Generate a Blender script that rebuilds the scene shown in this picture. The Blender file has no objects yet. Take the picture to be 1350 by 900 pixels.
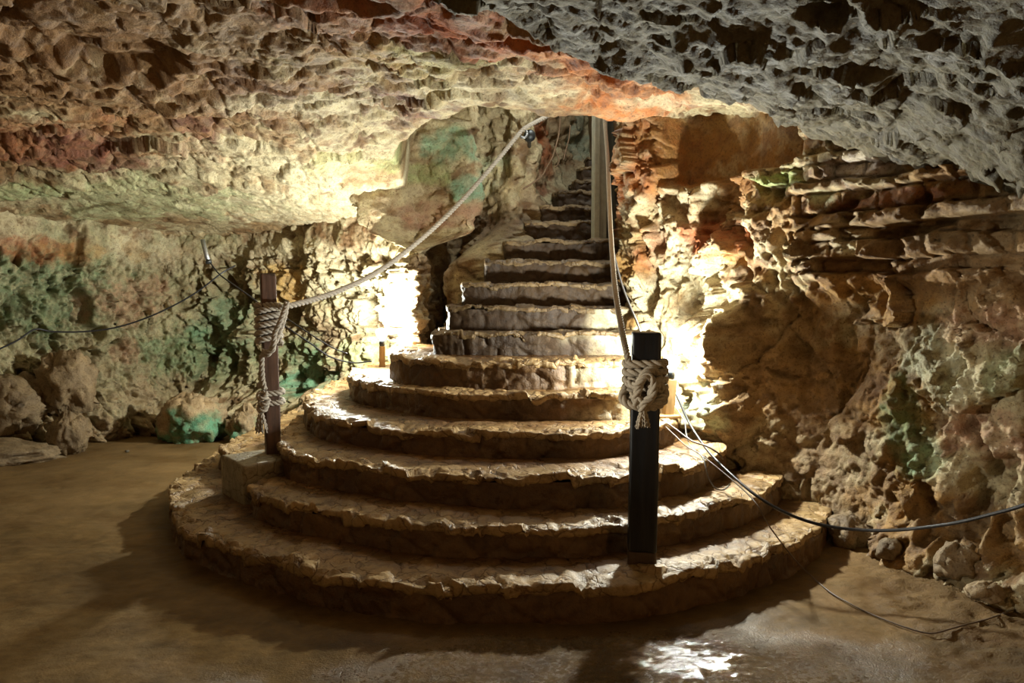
import bpy, math, random
import numpy as np
from mathutils import Vector, Matrix

random.seed(7)
RNG = np.random.default_rng(11)
COL = bpy.context.scene.collection
F = 1000.0                       # focal length in pixels of the 1350 px wide frame
PITCH = math.atan(0.055)
CAM = np.array([0.0, 0.0, 1.5])
CP, SP = math.cos(PITCH), math.sin(PITCH)


# ------------------------------------------------------------------ geometry helpers
def P(px, py, d):
    """World point seen at photo pixel (px, py) at the distance Y = d."""
    u, v = px - 675.0, 450.0 - py
    r = np.array([u, F * CP + v * SP, -F * SP + v * CP])
    return CAM + r * (d / r[1])


def on_level(px, py, z):
    u, v = px - 675.0, 450.0 - py
    r = np.array([u, F * CP + v * SP, -F * SP + v * CP])
    return CAM + r * ((z - CAM[2]) / r[2])


def sstep(a, b, x):
    t = np.clip((x - a) / (b - a), 0, 1)
    return t * t * (3 - 2 * t)


def _hash(ix, iy, iz, seed):
    h = (ix.astype(np.uint32) * np.uint32(0x8da6b343)) ^ (iy.astype(np.uint32) * np.uint32(0xd8163841)) \
        ^ (iz.astype(np.uint32) * np.uint32(0xcb1ab31f)) ^ np.uint32((seed * 0x9E3779B1) & 0xffffffff)
    h ^= h >> np.uint32(15); h *= np.uint32(0x2c1b3c6d)
    h ^= h >> np.uint32(12); h *= np.uint32(0x297a2d39)
    h ^= h >> np.uint32(15)
    return h


_G = np.array([[1, 1, 0], [-1, 1, 0], [1, -1, 0], [-1, -1, 0], [1, 0, 1], [-1, 0, 1], [1, 0, -1], [-1, 0, -1],
               [0, 1, 1], [0, -1, 1], [0, 1, -1], [0, -1, -1], [1, 1, 0], [-1, 1, 0], [0, -1, 1], [0, -1, -1]], float)


def perlin(p, seed=0):
    pi = np.floor(p).astype(np.int64)
    f = p - pi
    u = f * f * f * (f * (f * 6 - 15) + 10)
    out = 0
    for dx in (0, 1):
        wx = u[:, 0] if dx else 1 - u[:, 0]
        for dy in (0, 1):
            wy = u[:, 1] if dy else 1 - u[:, 1]
            for dz in (0, 1):
                wz = u[:, 2] if dz else 1 - u[:, 2]
                g = _G[_hash(pi[:, 0] + dx, pi[:, 1] + dy, pi[:, 2] + dz, seed) & np.uint32(15)]
                d = g[:, 0] * (f[:, 0] - dx) + g[:, 1] * (f[:, 1] - dy) + g[:, 2] * (f[:, 2] - dz)
                out = out + wx * wy * wz * d
    return out


def fbm(p, octaves=4, gain=0.5, seed=0, ridged=False):
    a, s, tot = 1.0, 0, 0
    for o in range(octaves):
        n = perlin(p * (2.03 ** o) + 17.3 * o, seed + o)
        if ridged:
            n = 1 - 2 * np.abs(n) - 0.5
        s = s + a * n
        tot += a
        a *= gain
    return s / tot


def worley(p, seed=0):
    pi = np.floor(p).astype(np.int64)
    f1 = np.full(len(p), 9.0); f2 = np.full(len(p), 9.0); idc = np.zeros(len(p))
    for dx in (-1, 0, 1):
        for dy in (-1, 0, 1):
            for dz in (-1, 0, 1):
                c = pi + np.array([dx, dy, dz])
                h = _hash(c[:, 0], c[:, 1], c[:, 2], seed)
                qx = c[:, 0] + (h & np.uint32(1023)) / 1023.0
                qy = c[:, 1] + ((h >> np.uint32(10)) & np.uint32(1023)) / 1023.0
                qz = c[:, 2] + ((h >> np.uint32(20)) & np.uint32(1023)) / 1023.0
                d = np.sqrt((qx - p[:, 0]) ** 2 + (qy - p[:, 1]) ** 2 + (qz - p[:, 2]) ** 2)
                near = d < f1
                f2 = np.where(near, f1, np.minimum(f2, d))
                idc = np.where(near, (h & np.uint32(0xffff)) / 65535.0, idc)
                f1 = np.where(near, d, f1)
    return f1, f2, idc


def facet(p, seed=0):
    """Broken-rock facets: every cell is its own tilted plane."""
    pi = np.floor(p).astype(np.int64)
    f1 = np.full(len(p), 9.0); f2 = np.full(len(p), 9.0); hh = np.zeros(len(p), np.uint32); off = np.zeros_like(p)
    for dx in (-1, 0, 1):
        for dy in (-1, 0, 1):
            for dz in (-1, 0, 1):
                c = pi + np.array([dx, dy, dz])
                h = _hash(c[:, 0], c[:, 1], c[:, 2], seed)
                q = np.stack([c[:, 0] + (h & np.uint32(1023)) / 1023.0, c[:, 1] + ((h >> np.uint32(10)) & np.uint32(1023)) / 1023.0,
                              c[:, 2] + ((h >> np.uint32(20)) & np.uint32(1023)) / 1023.0], 1)
                v = p - q
                d = np.sqrt((v ** 2).sum(1))
                near = d < f1
                f2 = np.where(near, f1, np.minimum(f2, d))
                f1 = np.where(near, d, f1)
                hh = np.where(near, h, hh)
                off = np.where(near[:, None], v, off)
    r = lambda k: ((hh * np.uint32(2654435761) >> np.uint32(k)) & np.uint32(255)) / 127.5 - 1.0
    tilt = off[:, 0] * r(3) + off[:, 1] * r(11) + off[:, 2] * r(19)
    return tilt + 0.35 * r(24), f2 - f1


def warp(p, amp, freq, seed=50):
    q = p * freq
    return p + amp * np.stack([fbm(q, 2, seed=seed), fbm(q + 31.7, 2, seed=seed + 7), fbm(q + 77.1, 2, seed=seed + 13)], 1) * 2


def catmull(pts, step=0.02):
    pts = np.asarray(pts, float)
    p = np.vstack([2 * pts[0] - pts[1], pts, 2 * pts[-1] - pts[-2]])
    out = []
    for i in range(1, len(p) - 2):
        p0, p1, p2, p3 = p[i - 1], p[i], p[i + 1], p[i + 2]
        n = max(3, int(np.linalg.norm(p2 - p1) / step) + 1)
        t = np.linspace(0, 1, n, endpoint=False)[:, None]
        out.append(0.5 * (2 * p1 + (p2 - p0) * t + (2 * p0 - 5 * p1 + 4 * p2 - p3) * t ** 2 + (3 * p1 - p0 - 3 * p2 + p3) * t ** 3))
    return np.vstack(out + [pts[-1:]])


def resample(c, step):
    seg = np.linalg.norm(np.diff(c, axis=0), axis=1)
    s = np.concatenate([[0], np.cumsum(seg)])
    n = max(2, int(s[-1] / step) + 1)
    t = np.linspace(0, s[-1], n)
    return np.stack([np.interp(t, s, c[:, k]) for k in range(c.shape[1])], 1)


def link(name, me, parent=None, loc=None):
    o = bpy.data.objects.new(name, me)
    COL.objects.link(o)
    if parent is not None:
        o.parent = parent
        o.matrix_parent_inverse = Matrix.Translation(-Vector(parent.location))
    return o


def mesh_np(name, verts, faces, mat=None, smooth=True, parent=None, attrs=None):
    """faces: (n,4) or (n,3) int array, or a list of those."""
    me = bpy.data.meshes.new(name)
    fl = faces if isinstance(faces, list) else [faces]
    fl = [np.asarray(f, np.int32) for f in fl if len(f)]
    loops = np.concatenate([f.ravel() for f in fl])
    sizes = np.concatenate([np.full(len(f), f.shape[1], np.int32) for f in fl])
    starts = np.concatenate([[0], np.cumsum(sizes)[:-1]]).astype(np.int32)
    me.vertices.add(len(verts)); me.loops.add(len(loops)); me.polygons.add(len(sizes))
    me.vertices.foreach_set('co', np.asarray(verts, np.float32).ravel())
    me.loops.foreach_set('vertex_index', loops)
    me.polygons.foreach_set('loop_start', starts)
    me.polygons.foreach_set('loop_total', sizes)
    me.update(calc_edges=True)
    me.polygons.foreach_set('use_smooth', np.full(len(sizes), smooth))
    for k, v in (attrs or {}).items():
        v = np.asarray(v, np.float32)
        if v.ndim == 2:
            a = me.attributes.new(k, 'FLOAT_COLOR', 'POINT')
            a.data.foreach_set('color', np.hstack([v, np.ones((len(v), 1), np.float32)]).ravel())
        else:
            a = me.attributes.new(k, 'FLOAT', 'POINT')
            a.data.foreach_set('value', v)
    if mat:
        me.materials.append(mat)
    me.validate()
    return link(name, me, parent)


def grid_faces(nu, nv, flip=False):
    i = np.arange(nu - 1)[:, None] * nv + np.arange(nv - 1)[None, :]
    q = np.stack([i, i + nv, i + nv + 1, i + 1], -1).reshape(-1, 4)
    return q[:, ::-1] if flip else q


class MB:
    """Collects shapes into one mesh."""
    def __init__(s):
        s.v, s.q, s.t, s.n = [], [], [], 0

    def add(s, v, q=None, t=None):
        v = np.asarray(v, float)
        s.v.append(v)
        if q is not None and len(q): s.q.append(np.asarray(q) + s.n)
        if t is not None and len(t): s.t.append(np.asarray(t) + s.n)
        s.n += len(v)
        return s

    def tube(s, path, rad, sides=8, cap=True):
        path = np.asarray(path, float)
        n = len(path)
        rad = np.broadcast_to(np.asarray(rad, float), (n,))
        tan = np.gradient(path, axis=0)
        tan /= np.linalg.norm(tan, axis=1)[:, None] + 1e-12
        N, B = frames(tan)
        a = np.linspace(0, 2 * np.pi, sides, endpoint=False)
        v = path[:, None] + rad[:, None, None] * (N[:, None] * np.cos(a)[None, :, None] + B[:, None] * np.sin(a)[None, :, None])
        i = np.arange(n - 1)[:, None] * sides + np.arange(sides)[None]
        j = np.arange(n - 1)[:, None] * sides + (np.arange(sides)[None] + 1) % sides
        q = np.stack([i, j, j + sides, i + sides], -1).reshape(-1, 4)
        v = v.reshape(-1, 3)
        t = []
        if cap:
            v = np.vstack([v, path[0], path[-1]])
            m = n * sides
            for k in range(sides):
                t.append((m, (k + 1) % sides, k))
                t.append((m + 1, (n - 1) * sides + k, (n - 1) * sides + (k + 1) % sides))
        return s.add(v, q, t)

    def rope(s, path, R, pitch=None, strands=3, sides=7, step=None, phase=0.0):
        pitch = pitch or R * 5.0
        path = resample(np.asarray(path, float), step or R * 0.42)
        tan = np.gradient(path, axis=0)
        tan /= np.linalg.norm(tan, axis=1)[:, None] + 1e-12
        N, B = frames(tan)
        L = np.concatenate([[0], np.cumsum(np.linalg.norm(np.diff(path, axis=0), axis=1))])
        for k in range(strands):
            a = phase + 2 * np.pi * (L / pitch + k / strands)
            c = path + R * 0.50 * (N * np.cos(a)[:, None] + B * np.sin(a)[:, None])
            s.tube(c, R * 0.52, sides)
        return s

    def box(s, size, loc=(0, 0, 0), rot=None, bev=0.004, seg=1, jitter=0.0):
        """Bevelled box made of a rounded lattice."""
        hx, hy, hz = np.array(size) / 2
        g = lambda h: np.array(sorted(set([-h, -h + bev, -h + 2.2 * bev] + list(np.linspace(-h + 3 * bev, h - 3 * bev, max(2, seg + 1))) + [h - 2.2 * bev, h - bev, h])))
        gs = [g(hx), g(hy), g(hz)]
        V, Q = [], []
        n0 = 0
        for ax in range(3):
            b, c = (ax + 1) % 3, (ax + 2) % 3
            for sg in (-1, 1):
                A, Bv = np.meshgrid(gs[b], gs[c], indexing='ij')
                p = np.zeros(A.shape + (3,))
                p[..., ax] = sg * gs[ax][-1]; p[..., b] = A; p[..., c] = Bv
                p = p.reshape(-1, 3)
                V.append(p)
                Q.append(grid_faces(len(gs[b]), len(gs[c]), sg < 0) + n0)
                n0 += len(p)
        V = np.vstack(V); Q = np.vstack(Q)
        # weld and round the edges
        key = np.round(V / 1e-6).astype(np.int64)
        _, idx, inv = np.unique(key, axis=0, return_index=True, return_inverse=True)
        V = V[idx]; Q = inv.ravel()[Q]
        core = np.clip(V, -np.array([hx, hy, hz]) + bev, np.array([hx, hy, hz]) - bev)
        d = V - core
        ln = np.linalg.norm(d, axis=1)
        m = ln > 1e-9
        V[m] = core[m] + d[m] / ln[m][:, None] * bev
        if jitter:
            V = V + jitter * np.stack([fbm(V * 14 + k * 9.1 + np.array(loc), 3, seed=70 + k) for k in range(3)], 1)
        if rot is not None:
            V = V @ np.array(rot).T
        return s.add(V + np.array(loc), Q)

    def lathe(s, prof, origin, axis=(0, 0, 1), sides=20):
        ax = np.array(axis, float); ax /= np.linalg.norm(ax)
        h = np.array([1, 0, 0]) if abs(ax[0]) < 0.9 else np.array([0, 1, 0])
        n = np.cross(ax, h); n /= np.linalg.norm(n); b = np.cross(ax, n)
        a = np.linspace(0, 2 * np.pi, sides, endpoint=False)
        v = []
        for r, z in prof:
            v.append(np.array(origin) + ax * z + max(r, 1e-5) * (n * np.cos(a)[:, None] + b * np.sin(a)[:, None]))
        m = len(prof)
        i = np.arange(m - 1)[:, None] * sides + np.arange(sides)[None]
        j = np.arange(m - 1)[:, None] * sides + (np.arange(sides)[None] + 1) % sides
        q = np.stack([i, j, j + sides, i + sides], -1).reshape(-1, 4)
        return s.add(np.vstack(v), q)

    def build(s, name, mat, parent=None, smooth=True, attrs=None):
        fs = []
        if s.q: fs.append(np.vstack(s.q))
        if s.t: fs.append(np.vstack(s.t))
        return mesh_np(name, np.vstack(s.v), fs, mat, smooth, parent, attrs)


def frames(tan):
    n = len(tan)
    N = np.zeros_like(tan)
    h = np.array([0, 0, 1.0]) if abs(tan[0][2]) < 0.9 else np.array([1.0, 0, 0])
    N[0] = np.cross(tan[0], h); N[0] /= np.linalg.norm(N[0])
    for i in range(1, n):
        v = N[i - 1] - tan[i] * np.dot(N[i - 1], tan[i])
        N[i] = v / (np.linalg.norm(v) + 1e-12)
    return N, np.cross(tan, N)


def thing(name, label, cat, loc, group=None):
    o = bpy.data.objects.new(name, None)
    COL.objects.link(o)
    o.empty_display_size = 0.1
    o.location = loc
    o['label'] = label; o['category'] = cat
    if group: o['group'] = group
    return o


def tag(o, label, cat, group=None):
    o['label'] = label; o['category'] = cat
    if group: o['group'] = group
    return o


# ------------------------------------------------------------------ materials
class NT:
    def __init__(s, name):
        s.m = bpy.data.materials.new(name); s.m.use_nodes = True
        s.t = s.m.node_tree; s.t.nodes.clear()
        s.out = s.n('ShaderNodeOutputMaterial'); s.b = s.n('ShaderNodeBsdfPrincipled')
        s.l(s.b.outputs[0], s.out.inputs[0])

    def n(s, typ, **kw):
        nd = s.t.nodes.new(typ)
        for k, v in kw.items(): setattr(nd, k, v)
        return nd

    def l(s, a, b): s.t.links.new(a, b)

    def coords(s):
        return s.n('ShaderNodeNewGeometry').outputs['Position']

    def noise(s, scale, detail=6, rough=0.6, vec=None, dist=0.0):
        nd = s.n('ShaderNodeTexNoise'); nd.inputs['Scale'].default_value = scale
        nd.inputs['Detail'].default_value = detail; nd.inputs['Roughness'].default_value = rough
        nd.inputs['Distortion'].default_value = dist
        if vec is not None: s.l(vec, nd.inputs['Vector'])
        return nd.outputs['Fac']

    def ramp(s, fac, stops):
        r = s.n('ShaderNodeValToRGB'); s.l(fac, r.inputs[0])
        e = r.color_ramp.elements
        while len(e) < len(stops): e.new(0.5)
        for k, (p, c) in enumerate(stops):
            e[k].position = p
            e[k].color = (c, c, c, 1) if isinstance(c, (int, float)) else (*c, 1)
        return r.outputs[0]

    def mix(s, fac, a, b, mode='MIX'):
        m = s.n('ShaderNodeMix'); m.data_type = 'RGBA'; m.blend_type = mode
        for k, v in ((0, fac), (6, a), (7, b)):
            sock = m.inputs[k]
            if isinstance(v, bpy.types.NodeSocket): s.l(v, sock)
            elif isinstance(v, (int, float)): sock.default_value = v if k == 0 else (v, v, v, 1)
            else: sock.default_value = (*v, 1)
        return m.outputs[2]

    def math(s, op, a, b=0.0):
        m = s.n('ShaderNodeMath'); m.operation = op
        for sock, v in ((m.inputs[0], a), (m.inputs[1], b)):
            if isinstance(v, (int, float)): sock.default_value = v
            else: s.l(v, sock)
        return m.outputs[0]

    def bump(s, h, strength=0.5, dist=0.02, prev=None):
        b = s.n('ShaderNodeBump'); b.inputs['Strength'].default_value = strength
        b.inputs['Distance'].default_value = dist
        s.l(h, b.inputs['Height'])
        if prev is not None: s.l(prev, b.inputs['Normal'])
        return b.outputs[0]

    def attr(s, name, out='Color'):
        a = s.n('ShaderNodeAttribute'); a.attribute_name = name
        return a.outputs[out]

    def set(s, **kw):
        for k, v in kw.items():
            k = k.replace('_', ' ')
            sock = s.b.inputs[k]
            if isinstance(v, (int, float)): sock.default_value = v
            elif isinstance(v, tuple): sock.default_value = (*v, 1)
            else: s.l(v, sock)
        return s.m


def rock_material(name, bump=0.6, rough=(0.55, 0.85), fine=1.0):
    t = NT(name); c = t.coords()
    n1 = t.noise(9, 8, 0.65, c); n2 = t.noise(46, 6, 0.7, c); n3 = t.noise(150, 3, 0.6, c)
    col = t.mix(1.0, t.attr('Col'), t.ramp(n1, [(0.32, (0.62, 0.55, 0.46)), (0.5, 1.0), (0.72, (1.18, 1.16, 1.1))]), 'MULTIPLY')
    col = t.mix(0.75, col, t.ramp(n2, [(0.34, (0.55, 0.45, 0.34)), (0.47, 1.0), (0.75, (1.15, 1.13, 1.1))]), 'MULTIPLY')
    sp = t.noise(75, 4, 0.55, c)
    col = t.mix(t.ramp(sp, [(0.60, 0.0), (0.66, 0.75)]), col, (0.10, 0.05, 0.018))
    wet = t.attr('Wet', 'Fac')
    r = t.ramp(n1, [(0.3, rough[0]), (0.7, rough[1])])
    r = t.mix(wet, r, t.ramp(n2, [(0.35, 0.12), (0.65, 0.4)]))
    bsum = t.math('ADD', t.math('MULTIPLY', n2, 1.0), t.math('MULTIPLY', n3, 0.35 * fine))
    nb = t.bump(n1, bump, 0.035)
    nb = t.bump(bsum, bump, 0.014, nb)
    return t.set(Base_Color=col, Roughness=r, Normal=nb)


M_ROCK = rock_material('cave_limestone')
M_SLAB = rock_material('pitted_roof_limestone', 0.7)
M_BOULDER = rock_material('boulder_limestone', 0.6)


def floor_material():
    t = NT('damp_earth_floor'); c = t.coords()
    n1 = t.noise(2.2, 7, 0.6, c); n2 = t.noise(34, 7, 0.7, c); n3 = t.noise(110, 3, 0.6, c)
    v = t.n('ShaderNodeTexVoronoi'); v.inputs['Scale'].default_value = 55; t.l(c, v.inputs['Vector'])
    col = t.mix(1.0, t.attr('Col'), t.ramp(n1, [(0.3, (0.7, 0.62, 0.5)), (0.5, 1.0), (0.75, (1.2, 1.18, 1.15))]), 'MULTIPLY')
    col = t.mix(0.7, col, t.ramp(n2, [(0.3, (0.6, 0.52, 0.42)), (0.55, 1.0), (0.8, (1.3, 1.28, 1.2))]), 'MULTIPLY')
    wet = t.attr('Wet', 'Fac')
    r = t.mix(wet, t.ramp(n2, [(0.3, 0.5), (0.7, 0.75)]), t.ramp(n2, [(0.4, 0.05), (0.7, 0.22)]))
    t.l(t.math('ADD', t.math('MULTIPLY', wet, 0.4), 0.12), t.b.inputs['Specular IOR Level'])
    grit = t.attr('Grit', 'Fac')
    h = t.math('ADD', t.math('MULTIPLY', n2, 1.0), t.math('MULTIPLY', n3, 0.6))
    nb = t.n('ShaderNodeBump'); nb.inputs['Distance'].default_value = 0.03
    t.l(t.math('ADD', t.math('MULTIPLY', grit, 0.75), 0.05), nb.inputs['Strength']); t.l(h, nb.inputs['Height'])
    return t.set(Base_Color=col, Roughness=r, Normal=nb.outputs[0])


M_FLOOR = floor_material()


def step_material(name, tread):
    t = NT(name); c = t.coords()
    n1 = t.noise(3.5, 8, 0.65, c); n2 = t.noise(22, 7, 0.7, c); n3 = t.noise(90, 4, 0.65, c)
    col = t.mix(1.0, t.attr('Col'), t.ramp(n1, [(0.3, (0.6, 0.5, 0.4)), (0.5, 1.0), (0.75, (1.25, 1.2, 1.15))]), 'MULTIPLY')
    col = t.mix(0.8, col, t.ramp(n2, [(0.32, (0.45, 0.36, 0.28)), (0.5, 1.0), (0.75, (1.3, 1.28, 1.25))]), 'MULTIPLY')
    v = t.n('ShaderNodeTexVoronoi'); v.feature = 'DISTANCE_TO_EDGE'; v.inputs['Scale'].default_value = 7.0 if tread else 3.5
    wp = t.n('ShaderNodeTexNoise'); wp.inputs['Scale'].default_value = 5; wp.inputs['Detail'].default_value = 5; t.l(c, wp.inputs['Vector'])
    t.l(t.mix(0.25, c, wp.outputs['Color'], 'ADD'), v.inputs['Vector'])
    crack = t.ramp(v.outputs['Distance'], [(0.0, 0.0), (0.05, 1.0)])
    col = t.mix(1.0, col, t.ramp(v.outputs['Distance'], [(0.0, (0.5, 0.42, 0.34) if tread else (0.86, 0.84, 0.82)), (0.04, 1.0)]), 'MULTIPLY')
    wet = t.attr('Wet', 'Fac')
    r = t.mix(wet, t.ramp(n1, [(0.3, 0.5), (0.7, 0.8)]), t.ramp(n2, [(0.38, 0.14), (0.66, 0.42)]))
    nb = t.bump(crack, 0.5 if tread else 0.15, 0.012)
    nb = t.bump(t.math('ADD', n2, t.math('MULTIPLY', n3, 0.4)), 0.6, 0.018, nb)
    return t.set(Base_Color=col, Roughness=r, Normal=nb)


M_TREAD = step_material('stone_tread', True)
M_RISER = step_material('earthy_riser', False)


def wood_material(name, base, dark, rough=0.6, axis_scale=(30, 30, 2.5), bump=0.4):
    t = NT(name); c = t.coords()
    mp = t.n('ShaderNodeMapping'); mp.inputs['Scale'].default_value = axis_scale; t.l(c, mp.inputs['Vector'])
    n = t.noise(1.0, 8, 0.65, mp.outputs[0], 0.4); n2 = t.noise(18, 5, 0.6, c)
    col = t.mix(t.ramp(n, [(0.35, 0.0), (0.65, 1.0)]), dark, base)
    col = t.mix(0.5, col, t.ramp(n2, [(0.3, 0.6), (0.6, 1.05)]), 'MULTIPLY')
    return t.set(Base_Color=col, Roughness=rough, Normal=t.bump(n, bump, 0.006))


M_POSTWOOD = wood_material('red_brown_timber', (0.14, 0.068, 0.04), (0.06, 0.03, 0.02), 0.6)
M_BLACKPOST = wood_material('black_painted_timber', (0.013, 0.0135, 0.0155), (0.006, 0.006, 0.0075), 0.42)
M_MUDDYFOOT = wood_material('muddy_timber', (0.09, 0.05, 0.025), (0.05, 0.028, 0.015), 0.6)
M_STAKE = wood_material('raw_pine_stake', (0.42, 0.27, 0.11), (0.30, 0.18, 0.07), 0.7)
M_PALEBOARD = wood_material('weathered_pale_timber', (0.66, 0.67, 0.58), (0.46, 0.48, 0.40), 0.7, (40, 40, 1.5))
M_DARKBOARD = wood_material('mossy_dark_timber', (0.12, 0.12, 0.085), (0.05, 0.05, 0.035), 0.75, (40, 40, 1.5))


def plain(name, col, rough=0.6, metal=0.0, var=0.3, scale=60, bump=0.2):
    t = NT(name); c = t.coords()
    n = t.noise(scale, 5, 0.6, c)
    k = t.mix(1.0, col, t.ramp(n, [(0.3, 1 - var), (0.7, 1 + var * 0.6)]), 'MULTIPLY')
    return t.set(Base_Color=k, Roughness=rough, Metallic=metal, Normal=t.bump(n, bump, 0.004))


M_ROPE_L = plain('grey_hemp_rope', (0.50, 0.44, 0.37), 0.85, var=0.45, scale=220, bump=0.5)
M_ROPE_R = plain('tan_hemp_rope', (0.50, 0.42, 0.32), 0.85, var=0.45, scale=220, bump=0.5)
M_CABLE = plain('black_rubber', (0.02, 0.02, 0.024), 0.38, var=0.2)
M_WIRE = plain('brown_plastic_wire', (0.13, 0.09, 0.065), 0.5, var=0.3)
M_GREYWIRE = plain('grey_plastic_wire', (0.15, 0.14, 0.135), 0.5, var=0.2)
M_DARKMETAL = plain('dark_cast_metal', (0.06, 0.065, 0.07), 0.45, 0.7)
M_STEEL = plain('dull_galvanised_steel', (0.42, 0.43, 0.45), 0.4, 0.8)
M_ROOT = plain('dry_root', (0.20, 0.12, 0.065), 0.8, var=0.4, scale=40)


def emit(name, col, s):
    t = NT(name)
    return t.set(Base_Color=(0.8, 0.8, 0.8), Emission_Color=col, Emission_Strength=s)


M_BULB = emit('lit_frosted_bulb', (0.93, 1.0, 0.95), 14.0)

# ------------------------------------------------------------------ stone colours (albedo)
PALE = np.array([0.46, 0.38, 0.225]); CREAM = np.array([0.60, 0.53, 0.35]); OCHRE = np.array([0.36, 0.205, 0.065])
BROWN = np.array([0.17, 0.083, 0.028]); RUST = np.array([0.32, 0.075, 0.013]); ORANGE = np.array([0.48, 0.15, 0.028])
GREEN = np.array([0.16, 0.25, 0.12]); TEAL = np.array([0.085, 0.25, 0.145]); GREY = np.array([0.112, 0.09, 0.046])
LIME = np.array([0.38, 0.44, 0.22]); MAROON = np.array([0.16, 0.055, 0.04]); PINK = np.array([0.40, 0.21, 0.125])
DARKBR = np.array([0.10, 0.058, 0.023]); TAN = np.array([0.33, 0.235, 0.13])


def base_colour(p, a=PALE, b=OCHRE, c=BROWN, bias=0.0, seed=200):
    n1 = fbm(warp(p, 0.2, 1.5, seed) * np.array([1.3, 1.3, 2.2]), 5, 0.55, seed)[:, None] * 2.2 + bias
    n2 = fbm(p * np.array([4, 4, 6.5]) + 9.0, 4, 0.6, seed + 20)[:, None] * 2.0 + bias * 0.5
    col = a + (b - a) * sstep(0.05, 0.55, n1)
    col = col + (c - col) * sstep(0.2, 0.6, n2) * 0.85
    n3 = fbm(p * 13.0 + 3.0, 4, 0.6, seed + 40)[:, None] * 2.0
    col = col + (c * 1.2 - col) * sstep(0.35, 0.7, n3) * 0.7
    return col


def stain_or_shade(col, p, dist, colour, amount=1.0, seed=0):
    """Blend a stain colour, also for painted light and shade, into the stone where the (noisy) distance is below 1."""
    n = fbm(p * 3.2 + seed * 3.1, 5, 0.6, 300 + seed) * 1.5
    w = (sstep(1.2, 0.7, dist + n) * (0.6 + 0.4 * sstep(-0.12, 0.12, fbm(p * 11, 3, 0.6, 360 + seed))))[:, None] * amount
    return col + (np.asarray(colour) - col) * w


# ------------------------------------------------------------------ plan of the cave
LEFT_PATH = [(-8.2, 3.0), (-7.2, 4.8), (-6.1, 6.5), (-5.3, 7.5), (-4.7, 8.2), (-3.95, 8.95), (-3.1, 8.95), (-2.3, 8.45), (-1.75, 8.05),
             (-1.32, 7.78), (-1.02, 7.45), (-0.87, 7.05), (-0.78, 7.45), (-0.60, 7.95), (-0.3, 7.95), (0.0, 7.75), (0.22, 8.05), (0.33, 8.6),
             (0.6, 9.0), (0.95, 9.3), (1.45, 9.5)]
RIGHT_PATH = [(1.5, 9.6), (1.22, 8.2), (1.06, 7.2), (0.96, 6.5), (0.93, 6.1), (1.08, 5.85), (1.28, 5.68), (1.42, 5.5), (1.5, 5.25), (1.6, 5.05),
              (1.78, 4.85), (1.98, 4.62), (2.15, 4.4), (2.32, 4.1), (2.6, 3.75), (3.0, 3.2), (3.4, 2.4), (3.6, 1.0), (3.5, -0.3), (3.2, -2.0)]


def wall_base(path, dens):
    """dens(xy)->spacing.  Returns points, smoothed inward normals and arc length."""
    c = resample(catmull(path, 0.01), 0.01)
    s = np.concatenate([[0], np.cumsum(np.linalg.norm(np.diff(c, axis=0), axis=1))])
    tan = np.gradient(c, axis=0); tan /= np.linalg.norm(tan, axis=1)[:, None]
    nrm = np.stack([tan[:, 1], -tan[:, 0]], 1)
    k = np.exp(-0.5 * (np.arange(-30, 31) / 12.0) ** 2); k /= k.sum()
    pad = np.pad(nrm, ((30, 30), (0, 0)), 'edge')
    nrm = np.stack([np.convolve(pad[:, i], k, 'valid') for i in (0, 1)], 1)
    nrm /= np.linalg.norm(nrm, axis=1)[:, None]
    # sample by density
    inv = 1.0 / dens(c)
    q = np.concatenate([[0], np.cumsum((inv[1:] + inv[:-1]) / 2 * np.diff(s))])
    n = int(q[-1]) + 1
    si = np.interp(np.linspace(0, q[-1], n), q, s)
    f = lambda a: np.stack([np.interp(si, s, a[:, i]) for i in (0, 1)], 1)
    return f(c), f(nrm), si


def chunky(p, seed, cell=0.36, amp=1.0, stretch=(1, 1, 0.7)):
    st = np.array(stretch)
    w = warp(p, 0.12, 2.2, seed + 3)
    h = 0.20 * fbm(p * 1.1, 3, 0.5, seed)
    a, ea = facet(w * st / cell, seed + 1)
    h = h + 0.15 * a - 0.02 * np.exp(-(ea / 0.09) ** 2)
    w2 = warp(p, 0.04, 7, seed + 5)
    b, eb = facet(w2 * st / (cell * 0.40), seed + 2)
    h = h + 0.060 * b
    c, ec = facet(warp(p, 0.015, 18, seed + 6) / (cell * 0.17), seed + 4)
    h = h + 0.034 * c
    h = h + 0.040 * fbm(p * np.array([9, 9, 7]), 6, 0.66, seed + 8, ridged=True)
    # deep pits and hollows
    pit = fbm(warp(p * np.array([1, 1, 0.62]), 0.1, 3, seed + 9) * 2.6, 3, 0.55, seed + 12)
    h = h - 0.20 * sstep(0.10, 0.32, pit)
    pit2 = fbm(p * 8.5, 2, 0.5, seed + 13)
    h = h - 0.05 * sstep(0.18, 0.34, pit2)
    h = h + 0.007 * fbm(p * 36, 3, 0.6, seed + 9)
    return h * amp


def wall_points(path, dens, zs, disp):
    xy, n, s = wall_base(path, dens)
    nu, nv = len(s), len(zs)
    X = np.repeat(xy, nv, 0); N = np.repeat(n, nv, 0); S = np.repeat(s, nv); Z = np.tile(zs, nu)
    p = np.column_stack([X, Z])
    d, dz = disp(p, S, N)
    p = p + np.column_stack([N * d[:, None], dz])
    return p, S, Z, nu, nv


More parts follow.
